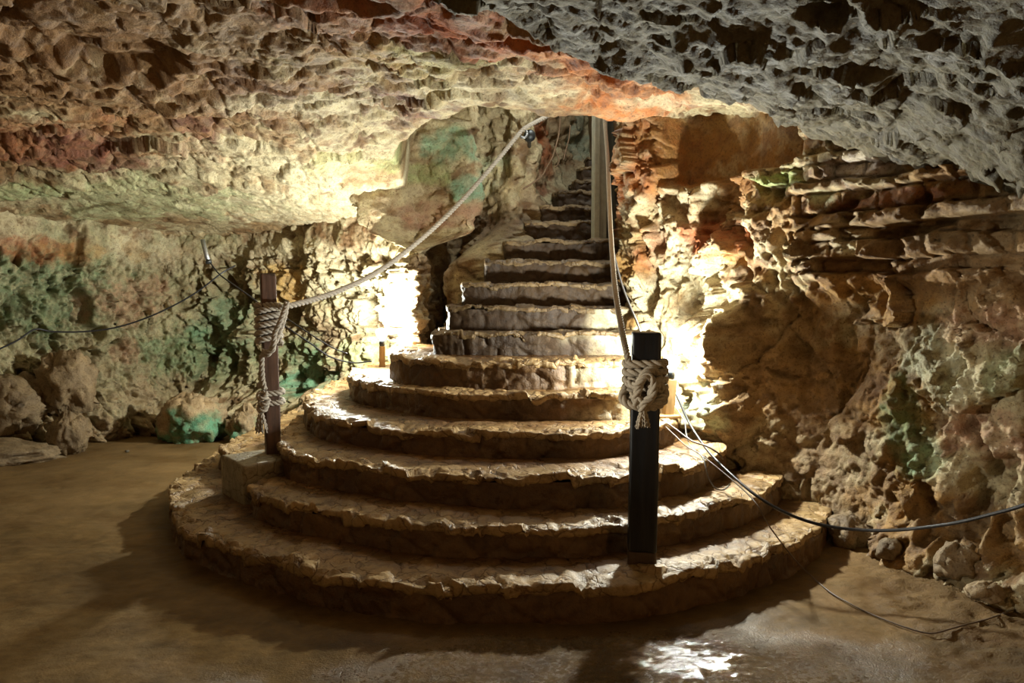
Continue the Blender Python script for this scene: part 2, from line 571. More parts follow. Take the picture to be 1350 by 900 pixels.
def wall_blobs(col, p, N_axis, blobs):
    """blobs: (px,py,d,rx,ry,colour,amount): stains, painted lit and shaded patches at places on the stone, sizes in metres across / up."""
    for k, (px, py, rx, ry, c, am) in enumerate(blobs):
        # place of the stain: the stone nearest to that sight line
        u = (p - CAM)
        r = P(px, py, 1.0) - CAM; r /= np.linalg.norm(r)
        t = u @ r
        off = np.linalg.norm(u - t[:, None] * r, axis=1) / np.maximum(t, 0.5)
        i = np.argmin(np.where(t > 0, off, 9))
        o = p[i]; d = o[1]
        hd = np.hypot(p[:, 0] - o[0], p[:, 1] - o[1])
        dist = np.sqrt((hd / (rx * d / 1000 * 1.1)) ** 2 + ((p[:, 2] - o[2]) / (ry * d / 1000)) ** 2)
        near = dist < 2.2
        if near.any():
            col[near] = stain_or_shade(col[near], p[near], dist[near], c, am, k + 1)
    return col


# ---- wall_left: left chamber wall, round the corner and up the stair shaft
def left_dens(c):
    return np.where(c[:, 0] < -5.8, 0.05, np.where(c[:, 0] < -0.8, 0.0125, 0.016))


def left_disp(p, S, N):
    x, y, z = p.T
    lower = sstep(-0.6, -1.1, x)                       # chamber part
    h = chunky(p, 10, 0.40) * (0.55 + 0.6 * lower)
    # boulder-like toe at the foot of the chamber wall
    toe = sstep(0.95, 0.0, z) * lower
    h = h + 0.42 * toe * toe + 0.22 * toe * np.clip(fbm(p * 1.7, 2, seed=77) * 2.4, -0.4, 1)
    # the wall meets the roof in a plain band
    led = sstep(1.85, 2.1, z + 0.05 * fbm(p * 2, 2, seed=90)) * lower
    h = h * (1 - 0.75 * led) + 0.10 * led
    # the corner by the left lamp stands out only low down
    cd_ = np.hypot(x + 0.87, y - 7.05)
    h = h - 0.75 * np.exp(-(cd_ / 0.42) ** 2) * sstep(1.85, 2.2, z) + 0.02 * np.exp(-(cd_ / 0.25) ** 2)
    # rubble bank beside the upper steps
    m = sstep(-0.75, -0.35, x)
    zr = np.interp(x, [-0.7, -0.3, 0.0, 0.3, 0.7, 1.2], [1.75, 2.25, 2.45, 2.8, 3.2, 3.5])
    bank = np.clip((zr - z) / 0.55, 0, 1)
    bank = bank * bank * (3 - 2 * bank)
    h = h + m * bank * np.interp(x, [-0.6, -0.25, 0.0, 0.3, 0.7], [0.25, 0.85, 0.6, 0.4, 0.3])
    # smooth lumpy panel above the bank
    return h, 0.03 * fbm(p * 6, 3, seed=95)


zsL = np.concatenate([np.arange(-0.25, 2.35, 0.0125), np.arange(2.35, 4.9, 0.022)])
pL, SL, ZL, nu, nv = wall_points(LEFT_PATH, left_dens, zsL, left_disp)
colL = base_colour(pL, PALE, TAN, BROWN, 0.15, 210)
colL = wall_blobs(colL, pL, None, [
    (160, 420, 230, 110, (0.27, 0.275, 0.15), 0.65), (60, 385, 75, 55, GREEN * 0.75, 0.75), (250, 470, 60, 35, GREEN, 0.7), (300, 430, 40, 40, TEAL * 1.1, 0.5), (420, 505, 60, 35, TEAL * 1.2, 0.8),
    (400, 470, 40, 25, GREEN, 0.7), (470, 470, 50, 25, LIME, 0.7), (380, 375, 45, 28, (0.62, 0.38, 0.12), 0.8), (60, 332, 60, 16, RUST, 0.7),
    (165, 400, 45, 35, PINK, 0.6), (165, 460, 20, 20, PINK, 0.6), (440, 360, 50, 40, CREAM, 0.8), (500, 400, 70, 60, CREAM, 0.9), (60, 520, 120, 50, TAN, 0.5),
    (210, 340, 60, 25, CREAM, 0.5), (340, 330, 60, 20, CREAM, 0.7), (120, 330, 60, 14, OCHRE, 0.6), (230, 530, 60, 30, TAN, 0.6),
    (600, 195, 38, 26, (0.20, 0.30, 0.18), 0.95), (640, 225, 35, 24, (0.42, 0.46, 0.30), 0.9), (575, 215, 25, 30, TAN, 0.8), (615, 245, 30, 18, (0.19, 0.33, 0.21), 0.9),
    (655, 250, 30, 30, (0.48, 0.36, 0.18), 0.8), (560, 235, 40, 16, (0.30, 0.34, 0.14), 0.8), (600, 285, 70, 16, PINK * 0.8, 0.8), (600, 320, 60, 25, OCHRE * 0.6, 0.8),
    (640, 290, 40, 30, TAN * 0.8, 0.6), (718, 195, 22, 40, RUST * 0.9, 0.85), (715, 240, 20, 25, RUST * 0.6, 0.8), (745, 185, 15, 15, TAN, 0.6),
    (765, 200, 20, 40, (0.26, 0.30, 0.22), 0.8), (740, 240, 40, 25, (0.34, 0.29, 0.18), 0.8), (690, 300, 45, 35, (0.25, 0.2, 0.13), 0.7), (580, 390, 35, 60, DARKBR, 0.85)])  # last patch paints the shade of the niche in dark brown
wetL = 0.25 * sstep(-0.2, 0.4, fbm(pL * 2, 3, seed=99))
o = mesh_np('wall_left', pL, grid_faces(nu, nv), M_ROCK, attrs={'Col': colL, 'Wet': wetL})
o['kind'] = 'structure'


# ---- wall_right
def right_dens(c):
    return np.where(c[:, 1] > 6.6, 0.03, np.where(c[:, 1] > 3.2, 0.0105, 0.045))


def right_disp(p, S, N):
    x, y, z = p.T
    h = chunky(p, 30, 0.34) * 0.75
    far = sstep(1.42, 1.62, x)
    front = sstep(4.92, 4.78, y)
    # bedded strata in the upper wall
    warpz = z + 0.07 * fbm(p * 1.5, 2, seed=41) + 0.02 * fbm(p * 7, 2, seed=40)
    bounds = np.array([1.55, 1.66, 1.74, 1.86, 1.93, 2.02, 2.14, 2.2, 2.29, 2.36, 2.48, 2.6, 2.75, 3.0])
    li = np.searchsorted(bounds, warpz)
    off = np.array([-0.02, 0.05, -0.03, 0.06, 0.02, 0.10, 0.03, 0.11, 0.04, 0.12, 0.06, 0.12, 0.05, 0.1, 0.1])[li]
    width = np.array([.3, .22, .4, .2, .33, .42, .25, .3, .2, .35, .28, .4, .3, .3, .3])[li]
    bs = S / width + li * 0.37 + 0.12 * fbm(p * 5, 2, seed=43)
    bi = np.floor(bs).astype(np.int64)
    r = (_hash(bi, li.astype(np.int64), bi * 0, 44) & np.uint32(1023)) / 1023.0 - 0.5
    fb = np.abs(bs - bi - 0.5)
    lz = np.min(np.abs(warpz[:, None] - bounds[None]), axis=1)
    st = 0.06 + 1.1 * off + 0.16 * r * sstep(-0.2, 0.1, fbm(p * 1.6, 2, seed=42)) - 0.03 * sstep(0.44, 0.5, fb) - 0.05 * sstep(0.014, 0.0, lz)
    st = st + 0.06 * facet(warp(p, 0.05, 6, 39) * np.array([1, 1, 1.6]) / 0.2, 38)[0] - 0.10 * sstep(0.12, 0.3, fbm(p * np.array([2.5, 2.5, 5]), 3, seed=37))
    st = st + 0.03 * fbm(p * np.array([5, 5, 9]), 4, 0.6, 46, ridged=True) + 0.012 * fbm(p * 22, 3, seed=47)
    w = sstep(1.52, 1.72, z + 0.12 * fbm(p * 2, 2, seed=48)) * front
    h = h * (1 - w) + st * w
    # the bulge beside the right lamp and the hollow to its right
    c = np.hypot(x - 1.5, y - 5.3)
    h = h + 0.34 * np.exp(-(c / 0.20) ** 2) * sstep(1.5, 1.22, z) * sstep(0.2, 0.5, z)
    hol = np.exp(-((x - 1.88) / 0.30) ** 2) * sstep(1.62, 1.4, z) * sstep(5.2, 5.0, y)
    h = h * (1 - 0.6 * hol) - 0.14 * hol
    # foot of rubble at right
    toe = sstep(0.55, 0.0, z) * sstep(4.7, 4.2, y)
    h = h + 0.22 * toe * toe
    # the overhanging jamb at the right of the stair opening
    c2 = np.hypot(x - 0.98, y - 5.95)
    h = h + 0.10 * np.exp(-(c2 / 0.25) ** 2) * sstep(2.0, 2.6, z)
    # smooth recessed face under the roof
    rec = sstep(2.33, 2.40, z) * sstep(1.1, 1.2, x) * sstep(4.75, 4.9, y)
    h = h * (1 - rec) + rec * (-0.30 + 0.03 * fbm(p * 2.5, 3, seed=49))
    return h, 0.02 * fbm(p * 6, 3, seed=45) * (1 - w)


zsR = np.arange(-0.25, 3.75, 0.0115)
pR, SR, ZR, nu, nv = wall_points(RIGHT_PATH, right_dens, zsR, right_disp)
colR = base_colour(pR, PALE, OCHRE, BROWN, 0.15, 230)
colR = wall_blobs(colR, pR, None, [
    (1060, 520, 120, 120, (0.27, 0.17, 0.08), 0.85), (1000, 450, 60, 60, (0.30, 0.19, 0.08), 0.7), (1100, 640, 110, 60, (0.23, 0.145, 0.07), 0.8),  # shade of the recess beside the bulge painted in brown
    (830, 205, 50, 75, ORANGE * 0.85, 1.0), (818, 270, 26, 80, RUST * 0.9, 0.95), (880, 250, 60, 25, ORANGE * 0.8, 0.7), (960, 262, 90, 34, (0.30, 0.135, 0.035), 0.9), (920, 320, 70, 22, RUST, 0.8), (1160, 300, 160, 70, (0.22, 0.11, 0.035), 0.9), (1290, 320, 110, 80, (0.22, 0.12, 0.042), 0.8), (880, 205, 70, 50, (0.34, 0.115, 0.022), 0.95), (985, 200, 130, 55, (0.26, 0.125, 0.03), 0.97),  # orange and rust are stone; unlit panel and strata darkened in colour for shade
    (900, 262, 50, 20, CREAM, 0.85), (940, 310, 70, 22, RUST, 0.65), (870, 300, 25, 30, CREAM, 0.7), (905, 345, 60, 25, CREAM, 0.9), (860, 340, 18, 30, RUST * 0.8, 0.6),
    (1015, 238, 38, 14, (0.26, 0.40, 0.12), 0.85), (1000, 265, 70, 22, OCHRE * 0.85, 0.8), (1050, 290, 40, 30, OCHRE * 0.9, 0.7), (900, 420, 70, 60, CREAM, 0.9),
    (905, 480, 70, 50, CREAM, 0.95), (930, 545, 40, 30, (0.42, 0.48, 0.34), 0.8), (1085, 265, 16, 20, (0.5, 0.55, 0.35), 0.8), (1125, 320, 22, 22, CREAM, 0.9),  # cream painted for the lamp's bright patch and the lit strata end
    (1160, 265, 110, 8, RUST * 0.8, 0.6), (1180, 300, 90, 14, OCHRE * 0.5, 0.7), (1230, 330, 120, 30, (0.30, 0.20, 0.10), 0.6), (1150, 215, 50, 26, (0.46, 0.40, 0.38), 0.8),
    (1280, 300, 90, 26, (0.26, 0.18, 0.09), 0.7), (1290, 380, 80, 30, (0.30, 0.19, 0.09), 0.6), (1190, 540, 26, 60, GREEN * 1.1, 0.75), (1215, 600, 20, 30, (0.3, 0.45, 0.3), 0.6),
    (1300, 570, 70, 40, PINK, 0.6), (1240, 480, 40, 60, (0.5, 0.52, 0.38), 0.7), (1280, 430, 60, 25, PINK * 1.05, 0.55), (1330, 500, 30, 40, GREEN, 0.5), (1290, 690, 80, 50, TAN * 0.8, 0.6)])
wetR = 0.2 * sstep(-0.2, 0.4, fbm(pR * 2, 3, seed=98)) + 0.35 * sstep(0.5, 0.0, pR[:, 2])
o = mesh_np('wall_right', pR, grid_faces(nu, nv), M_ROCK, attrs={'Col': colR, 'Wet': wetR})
o['kind'] = 'structure'

# ---- ceiling: height field over the plan
CPTS = [(0, 298, 7.7), (130, 300, 8.1), (250, 300, 8.3), (380, 300, 8.1), (480, 300, 7.9), (535, 262, 7.5), (0, 200, 6.3), (200, 200, 6.4), (400, 210, 6.5), (520, 200, 6.4),
        (0, 100, 4.7), (200, 100, 4.6), (400, 100, 4.5), (600, 110, 4.5), (720, 158, 5.35), (800, 166, 5.4), (600, 167, 5.9), (0, 0, 3.6), (200, 0, 3.5), (400, 0, 3.35),
        (560, 0, 3.05), (760, 80, 3.55), (1080, 180, 4.45), (1350, 258, 3.6), (800, 125, 4.5), (900, 148, 5.0), (950, 158, 5.3), (1030, 163, 5.0), (760, 20, 3.05), (900, 0, 2.75),
        (900, 60, 3.2), (1000, 120, 3.7), (1100, 60, 2.95), (1100, 0, 2.6), (1200, 120, 3.3), (1300, 200, 3.45), (1350, 100, 2.7), (1350, 0, 2.3), (300, 150, 5.4), (500, 150, 5.4)]
C3 = np.array([P(*c) for c in CPTS] + [(-3, 0, 2.9), (0, 0, 2.6), (2.5, 0, 2.25), (-6.5, 4, 2.75), (-6.5, 7, 2.15), (-4.2, 9.8, 2.0), (-2, 9.4, 2.1), (3.4, 4, 1.9), (2.4, 6, 2.6), (0, -2, 2.6),
                                       (0, 7.5, 2.9), (1.2, 7, 2.9), (-8, 2, 2.6)])


def tps_fit(xy, z, lam=1e-3):
    d = np.linalg.norm(xy[:, None] - xy[None], axis=2)
    K = np.where(d > 0, d * d * np.log(d + 1e-12), 0) + lam * np.eye(len(xy))
    Q = np.column_stack([np.ones(len(xy)), xy])
    A = np.block([[K, Q], [Q.T, np.zeros((3, 3))]])
    return np.linalg.solve(A, np.concatenate([z, np.zeros(3)]))


_w = tps_fit(C3[:, :2], C3[:, 2])


def tps_eval(q):
    out = _w[-3] + q @ _w[-2:]
    for i, c in enumerate(C3[:, :2]):
        d = np.linalg.norm(q - c, axis=1)
        out = out + _w[i] * np.where(d > 0, d * d * np.log(d + 1e-12), 0)
    return out


RIDGE = np.array([(-3.4, 0.6), (-1.4, 2.1), (-0.36, 3.05), (0.3, 3.55), (1.0, 3.98), (1.78, 4.5), (2.6, 4.9)])


def ridge_side(x, y):
    return y - np.interp(x, RIDGE[:, 0], RIDGE[:, 1])      # >0 beyond the ridge


def terrace(h, step, sharp=0.7):
    t = h / step
    fl = np.floor(t)
    return step * (fl + sstep(sharp, 1.0, t - fl))


xs = np.concatenate([np.arange(-8.4, -5.2, 0.07), np.arange(-5.2, 3.0, 0.0125), np.arange(3.0, 4.6, 0.06)])
ys = np.concatenate([np.arange(-2.0, 2.0, 0.12), np.arange(2.0, 4.6, 0.0125), np.arange(4.6, 8.8, 0.015), np.arange(8.8, 10.2, 0.08)])
GX, GY = np.meshgrid(xs, ys, indexing='ij')
q = np.column_stack([GX.ravel(), GY.ravel()])
z0 = tps_eval(q)
p0 = np.column_stack([q, z0])
rs = ridge_side(q[:, 0], q[:, 1]) + 0.10 * fbm(p0 * 2.2, 3, seed=61)
beyond = sstep(-0.03, 0.07, rs)
# far roof: flaky limestone
lump = 0.16 * fbm(p0 * 1.5, 4, 0.55, 62) + 0.05 * fbm(warp(p0, 0.1, 3, 64) * 4.5, 4, 0.55, 63)
f1, f2, idc = worley(warp(p0, 0.08, 3, 66) / 0.42, 65)
lump = lump + 0.03 * (f1 - 0.5) + 0.03 * np.exp(-((f2 - f1) / 0.06) ** 2) + 0.05 * (idc - 0.5)
flaky = 0.45 * lump + 0.55 * terrace(lump, 0.035, 0.75)
fa, fe = facet(warp(p0, 0.10, 3, 67) * np.array([0.5, 1.2, 1]) / 0.42, 68)
fb_, fe2 = facet(warp(p0, 0.04, 8, 60) * np.array([0.5, 1.2, 1]) / 0.17, 59)
fc_, _e = facet(warp(p0, 0.02, 18, 58) * np.array([0.5, 1.2, 1]) / 0.07, 57)
rough_ = 0.30 + 0.9 * sstep(-0.15, 0.3, fbm(p0 * 1.7, 3, seed=52))
flaky = flaky * 0.8 + 0.065 * fa + rough_ * (0.013 * fb_ + 0.009 * fc_ + 0.015 * fbm(p0 * np.array([9, 17, 12]), 5, 0.66, 69, ridged=True)) + 0.006 * fbm(p0 * np.array([16, 26, 20]), 3, 0.6, 50) + 0.006 * fbm(p0 * 40, 2, seed=71)
pitc = fbm(warp(p0, 0.05, 5, 56) * np.array([5, 7, 5]), 3, 0.55, 55)
flaky = (flaky + 0.032 * sstep(0.2, 0.34, pitc)) * (1 - 0.6 * sstep(6.8, 7.8, q[:, 1]))
# near roof: water-worn scallops with sharp crests hanging down
s1, s2, _ = worley(warp(p0, 0.12, 2.5, 72) * np.array([0.8, 1, 1]) / 0.27, 73)
t1, t2, _ = worley(warp(p0, 0.06, 6, 74) * np.array([0.7, 1, 1]) / 0.115, 75)
v1, v2, _ = worley(warp(p0, 0.03, 12, 78) * np.array([0.7, 1, 1]) / 0.06, 79)
sa, _e = facet(warp(p0, 0.06, 5, 54) / 0.25, 53)
scal = 0.05 * sa + 0.045 * (0.55 - s1) + 0.034 * (0.55 - t1) + 0.018 * (0.5 - v1) + 0.10 * fbm(p0 * 1.1, 3, seed=76) + 0.030 * fbm(p0 * 13, 5, 0.65, 77, ridged=True)
hgt = beyond * (flaky + 0.10) + (1 - beyond) * scal
# the red hollow just beyond the ridge and others
for (px, py, d, rx, ry, dep) in [(690, 62, 3.75, 0.20, 0.13, 0.20), (800, 122, 4.35, 0.16, 0.15, 0.10), (520, 158, 5.6, 0.10, 0.14, 0.16), (430, 22, 3.5, 0.35, 0.2, 0.12), (130, 85, 4.5, 0.5, 0.45, 0.18), (1100, 15, 2.65, 0.07, 0.07, 0.14)]:
    c = P(px, py, d)
    e = np.sqrt(((q[:, 0] - c[0]) / rx) ** 2 + ((q[:, 1] - c[1]) / ry) ** 2) + 0.5 * fbm(p0 * 5, 3, seed=81)
    hgt = hgt * (1 - 0.6 * sstep(1.5, 0.9, e)) + dep * sstep(1.2, 0.7, e)
# stair opening: the roof turns up into the shaft
lipY = np.where(q[:, 0] < -0.3, 5.45 + (-0.3 - q[:, 0]) * 1.5, 5.45) + 0.10 * fbm(p0 * 2.5, 3, seed=82)
mask = sstep(-1.05, -0.85, q[:, 0]) * sstep(0.98, 0.86, q[:, 0])
rise = sstep(-0.02, 0.5, q[:, 1] - lipY) * mask
lipzone = np.exp(-((q[:, 1] - lipY) / 0.35) ** 2) * mask
hgt = hgt * (1 - 0.55 * lipzone)
zc = z0 + hgt + rise * 2.2
pC = np.column_stack([q, zc])
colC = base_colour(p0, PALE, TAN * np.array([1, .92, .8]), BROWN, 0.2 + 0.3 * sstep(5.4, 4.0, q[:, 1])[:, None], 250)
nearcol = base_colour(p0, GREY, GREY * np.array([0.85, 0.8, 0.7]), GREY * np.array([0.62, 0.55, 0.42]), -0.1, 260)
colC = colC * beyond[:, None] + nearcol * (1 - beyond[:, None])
for k, (px, py, d, rx, ry, c, am) in enumerate([
        (450, 40, 3.8, 0.70, 0.60, RUST, 1.0), (500, 20, 3.5, 0.5, 0.5, RUST, 0.9), (340, 10, 3.45, 0.30, 0.25, RUST, 0.9), (560, 55, 3.75, 0.35, 0.25, RUST * 1.1, 0.8), (690, 62, 3.75, 0.28, 0.22, (0.34, 0.11, 0.025), 0.97), (800, 122, 4.35, 0.22, 0.25, ORANGE * 0.9, 0.9),
        (740, 105, 4.1, 0.3, 0.3, ORANGE, 0.75), (780, 140, 4.7, 0.40, 0.4, ORANGE * 0.85, 0.6), (850, 145, 4.8, 0.4, 0.3, ORANGE * 0.9, 0.5), (640, 80, 4.0, 0.35, 0.3, RUST * 1.1, 0.6), (520, 155, 5.5, 0.28, 0.35, MAROON, 0.85), (830, 165, 5.3, 0.35, 0.45, ORANGE, 0.9), (880, 160, 5.0, 0.3, 0.2, CREAM, 0.6), (60, 200, 6.3, 0.75, 0.5, RUST * 0.8, 0.75),
        (120, 222, 6.7, 0.6, 0.4, MAROON, 0.7), (250, 185, 6.1, 0.25, 0.3, MAROON, 0.9), (270, 220, 6.7, 0.2, 0.35, RUST * 0.8, 0.6), (330, 125, 5.0, 0.32, 0.4, (0.22, 0.15, 0.13), 0.8), (120, 85, 4.4, 0.62, 0.6, DARKBR * 1.3, 1.0), (60, 20, 3.7, 0.7, 0.5, DARKBR * 1.6, 0.9), (230, 15, 3.6, 0.5, 0.4, OCHRE * 0.6, 0.8), (60, 150, 5.2, 0.6, 0.5, BROWN, 0.8),
        (30, 60, 4.2, 0.35, 0.4, DARKBR, 0.8), (250, 50, 4.0, 0.5, 0.4, OCHRE * 0.7, 0.7), (20, 268, 7.2, 0.6, 0.18, LIME, 0.85), (100, 272, 7.3, 0.5, 0.1, LIME, 0.6), (380, 100, 4.5, 0.10, 0.10, GREEN, 0.7), (390, 110, 4.6, 0.2, 0.2, OCHRE * 0.6, 0.6),
        (100, 110, 4.8, 1.7, 1.6, BROWN * 1.5, 0.75), (380, 60, 3.9, 0.8, 0.9, TAN * 0.75, 0.6), (400, 292, 7.9, 1.3, 0.55, CREAM, 0.95), (180, 288, 7.7, 1.2, 0.5, (0.42, 0.43, 0.24), 0.85), (300, 235, 6.9, 0.7, 0.5, CREAM, 0.6), (430, 240, 7.0, 0.7, 0.6, CREAM, 0.8), (400, 160, 5.5, 0.6, 0.35, CREAM * 0.95, 0.7), (650, 140, 5.0, 0.5, 0.35, CREAM, 0.75), (560, 100, 4.4, 0.35, 0.3, (0.48, 0.44, 0.22), 0.8), (490, 100, 4.4, 0.3, 0.3, OCHRE, 0.6),  # cream and pale green next to the wall paint the lit roof junction
        (490, 245, 7.1, 0.4, 0.2, OCHRE * 0.8, 0.7), (530, 232, 6.9, 0.3, 0.2, (0.34, 0.38, 0.16), 0.8), (440, 228, 6.8, 0.25, 0.2, (0.5, 0.48, 0.2), 0.6), (960, 155, 5.1, 0.3, 0.12, RUST, 0.5), (1010, 158, 4.9, 0.2, 0.1, GREEN * 0.8, 0.6)]):
    c0 = P(px, py, d)
    e = np.sqrt(((q[:, 0] - c0[0]) / rx) ** 2 + ((q[:, 1] - c0[1]) / ry) ** 2)
    near = (e < 2.2) & (rs > -0.05)
    colC[near] = stain_or_shade(colC[near], p0[near], e[near], c, am, 40 + k)
wetC = 0.15 * sstep(-0.2, 0.4, fbm(p0 * 2, 3, seed=97))
o = mesh_np('ceiling', pC, grid_faces(len(xs), len(ys), True), M_SLAB, attrs={'Col': colC, 'Wet': wetC})
o['kind'] = 'structure'

# ---- floor
xs = np.concatenate([np.arange(-8.4, -4.5, 0.08), np.arange(-4.5, 3.2, 0.02), np.arange(3.2, 4.4, 0.08)])
ys = np.concatenate([np.arange(-2.0, 2.4, 0.12), np.arange(2.4, 5.2, 0.014), np.arange(5.2, 10.0, 0.035)])
GX, GY = np.meshgrid(xs, ys, indexing='ij')
q = np.column_stack([GX.ravel(), GY.ravel(), np.zeros(GX.size)])
z = 0.022 * fbm(q * 1.1, 3, seed=110) + 0.010 * fbm(q * 4, 4, 0.55, 111) + 0.003 * fbm(q * 22, 3, 0.6, 112)
rside = sstep(1.5, 2.4, q[:, 0] + 0.25 * (4.6 - q[:, 1]) * 0.3)
z = z + rside * (0.03 + 0.06 * np.clip(fbm(q * 2.4, 4, 0.6, 113) * 2, -0.4, 1) + 0.025 * fbm(q * 9, 4, 0.65, 114) + 0.008 * fbm(q * 32, 3, 0.6, 107))
pud = np.sqrt(((q[:, 0] - 0.72) / 0.24) ** 2 + ((q[:, 1] - 3.09) / 0.19) ** 2) + 0.5 * fbm(q * 5, 3, seed=115) + 1.7 * fbm(q * 17, 4, 0.7, seed=109)
pw = sstep(1.1, 0.6, pud)
z = z * (1 - 0.88 * pw) - 0.004 * pw + 0.0012 * pw * fbm(q * 14, 3, 0.6, seed=108)
q[:, 2] = z
damp = sstep(1.6, 0.6, np.sqrt(((q[:, 0] - 0.35) / 1.1) ** 2 + ((q[:, 1] - 2.95) / 0.42) ** 2) + 0.5 * fbm(q * 3, 3, seed=116))
damp2 = sstep(1.3, 0.7, np.sqrt(((q[:, 0] - 1.3) / 0.6) ** 2 + ((q[:, 1] - 3.35) / 0.5) ** 2) + 0.6 * fbm(q * 3, 3, seed=117))
wetF = np.clip(0.12 + 0.6 * damp + 0.08 * damp2 * (q[:, 1] < 4) + pw, 0, 1)
MUD = np.array([0.17, 0.105, 0.040])
colF = np.tile(MUD, (len(q), 1)) * (1 + 0.4 * fbm(q * 1.4, 4, seed=118) + 0.7 * fbm(q * 7, 5, 0.65, seed=106))[:, None]
colF = stain_or_shade(colF, q, np.hypot((q[:, 0] + 3.6) / 1.6, (q[:, 1] - 6.6) / 1.8), (0.20, 0.125, 0.055), 0.7, 90)
colF = stain_or_shade(colF, q, np.hypot((q[:, 0] - 2.1) / 0.7, (q[:, 1] - 3.9) / 0.9), (0.23, 0.14, 0.06), 0.8, 91)  # paler mud painted for the lamp light on the right floor
grit = np.clip(0.12 + 0.9 * damp + 0.8 * rside, 0, 1) * (1 - 0.85 * pw)
o = mesh_np('floor', q, grid_faces(len(xs), len(ys)), M_FLOOR, attrs={'Col': colF, 'Wet': wetF, 'Grit': grit})
o['kind'] = 'structure'

_fx, _fy, _fz = xs, ys, z.reshape(len(xs), len(ys))


def on_floor(px, py, lift=0.006):
    zz = 0.0
    for _ in range(5):
        p = on_level(px, py, zz)
        i = min(max(np.searchsorted(_fx, p[0]), 1), len(_fx) - 2); j = min(max(np.searchsorted(_fy, p[1]), 1), len(_fy) - 2)
        zz = float(_fz[i - 1:i + 2, j - 1:j + 2].max()) + lift
    return on_level(px, py, zz)


# ------------------------------------------------------------------ staircase
STEPS = [
    (0.187, [(-2.55, 9.0), (-2.56, 7.5), (-2.56, 6.4), (-2.42, 5.35), (-2.0, 4.48), (-1.72, 4.18), (-1.39, 3.92), (-1.1, 3.73), (-.80, 3.58), (-.19, 3.43), (.4, 3.46), (.81, 3.60), (1.09, 3.72), (1.31, 3.87), (1.575, 4.10), (1.82, 4.39), (2.02, 4.75), (2.15, 5.1)]),
    (0.349, [(-2.3, 9.0), (-2.31, 6.85), (-2.31, 6.0), (-2.2, 5.75), (-1.95, 5.42), (-1.72, 5.0), (-1.62, 4.68), (-1.46, 4.43), (-1.25, 4.27), (-.92, 4.07), (-.5, 3.88), (-.12, 3.80), (.4, 3.84), (.905, 4.02), (1.13, 4.19), (1.4, 4.42), (1.64, 4.70), (1.8, 5.0), (1.9, 5.4)]),
    (0.528, [(-1.85, 9.0), (-1.82, 7.0), (-1.75, 5.9), (-1.62, 5.2), (-1.42, 4.81), (-1.02, 4.52), (-.6, 4.28), (-.13, 4.14), (.4, 4.16), (.72, 4.25), (1.03, 4.44), (1.31, 4.79), (1.44, 5.03), (1.55, 5.4), (1.6, 5.8)]),
    (0.693, [(-1.7, 8.6), (-1.75, 7.2), (-1.7, 6.2), (-1.465, 5.49), (-1.21, 5.15), (-.77, 4.83), (-.46, 4.69), (.15, 4.60), (.55, 4.64), (.98, 4.95), (1.25, 5.4), (1.35, 5.8)]),
    (0.873, [(-1.35, 8.2), (-1.42, 7.0), (-1.376, 6.4), (-1.2, 5.9), (-.81, 5.45), (-.5, 5.17), (-.02, 5.07), (.475, 5.06), (.78, 5.12), (.95, 5.45), (1.05, 5.9)]),
    (1.073, [(-1.0, 8.0), (-1.04, 7.0), (-1.0, 6.3), (-.9, 5.85), (-.69, 5.55), (-.34, 5.38), (.17, 5.34), (.56, 5.42), (.9, 5.5), (1.2, 5.65)]),
    (1.253, [(-.6, 7.6), (-.62, 6.6), (-.62, 6.02), (-.52, 5.86), (-.1, 5.80), (.4, 5.84), (1.15, 5.9)]),
    (1.45, [(-.5, 7.7), (-.535, 6.7), (-.53, 6.3), (-.44, 6.18), (.1, 6.15), (1.15, 6.2)]),
    (1.643, [(-.4, 7.8), (-.44, 7.0), (-.43, 6.58), (-.33, 6.49), (.2, 6.48), (1.15, 6.5)]),
    (1.854, [(-.22, 8.0), (-.26, 7.3), (-.25, 6.87), (-.16, 6.8), (.4, 6.8), (1.15, 6.8)]),
    (2.054, [(-.05, 8.2), (-.07, 7.5), (-.07, 7.17), (.02, 7.1), (.5, 7.1), (1.2, 7.1)]),
    (2.27, [(.14, 8.4), (.12, 7.8), (.12, 7.46), (.2, 7.4), (.6, 7.4), (1.25, 7.4)]),
    (2.447, [(.30, 8.6), (.28, 8.1), (.28, 7.76), (.36, 7.7), (.7, 7.7), (1.3, 7.7)]),
    (2.644, [(.48, 8.8), (.46, 8.4), (.46, 8.06), (.54, 8.0), (.8, 8.0), (1.3, 8.0)]),
    (2.81, [(.68, 9.1), (.66, 8.7), (.67, 8.36), (.75, 8.3), (.95, 8.3), (1.35, 8.3)]),
    (2.99, [(.78, 9.3), (.77, 9.0), (.77, 8.66), (.84, 8.6), (1.0, 8.6), (1.4, 8.6)]),
    (3.16, [(.88, 9.4), (.86, 9.2), (.86, 8.96), (.92, 8.9), (1.05, 8.9), (1.4, 8.9)])]
stair = thing('staircase', 'broad curved stone staircase climbing from the cave floor into the shaft', 'staircase', (0.0, 3.43, 0.0))
STONE = np.array([0.37, 0.245, 0.11]); MUDR = np.array([0.17, 0.088, 0.029])
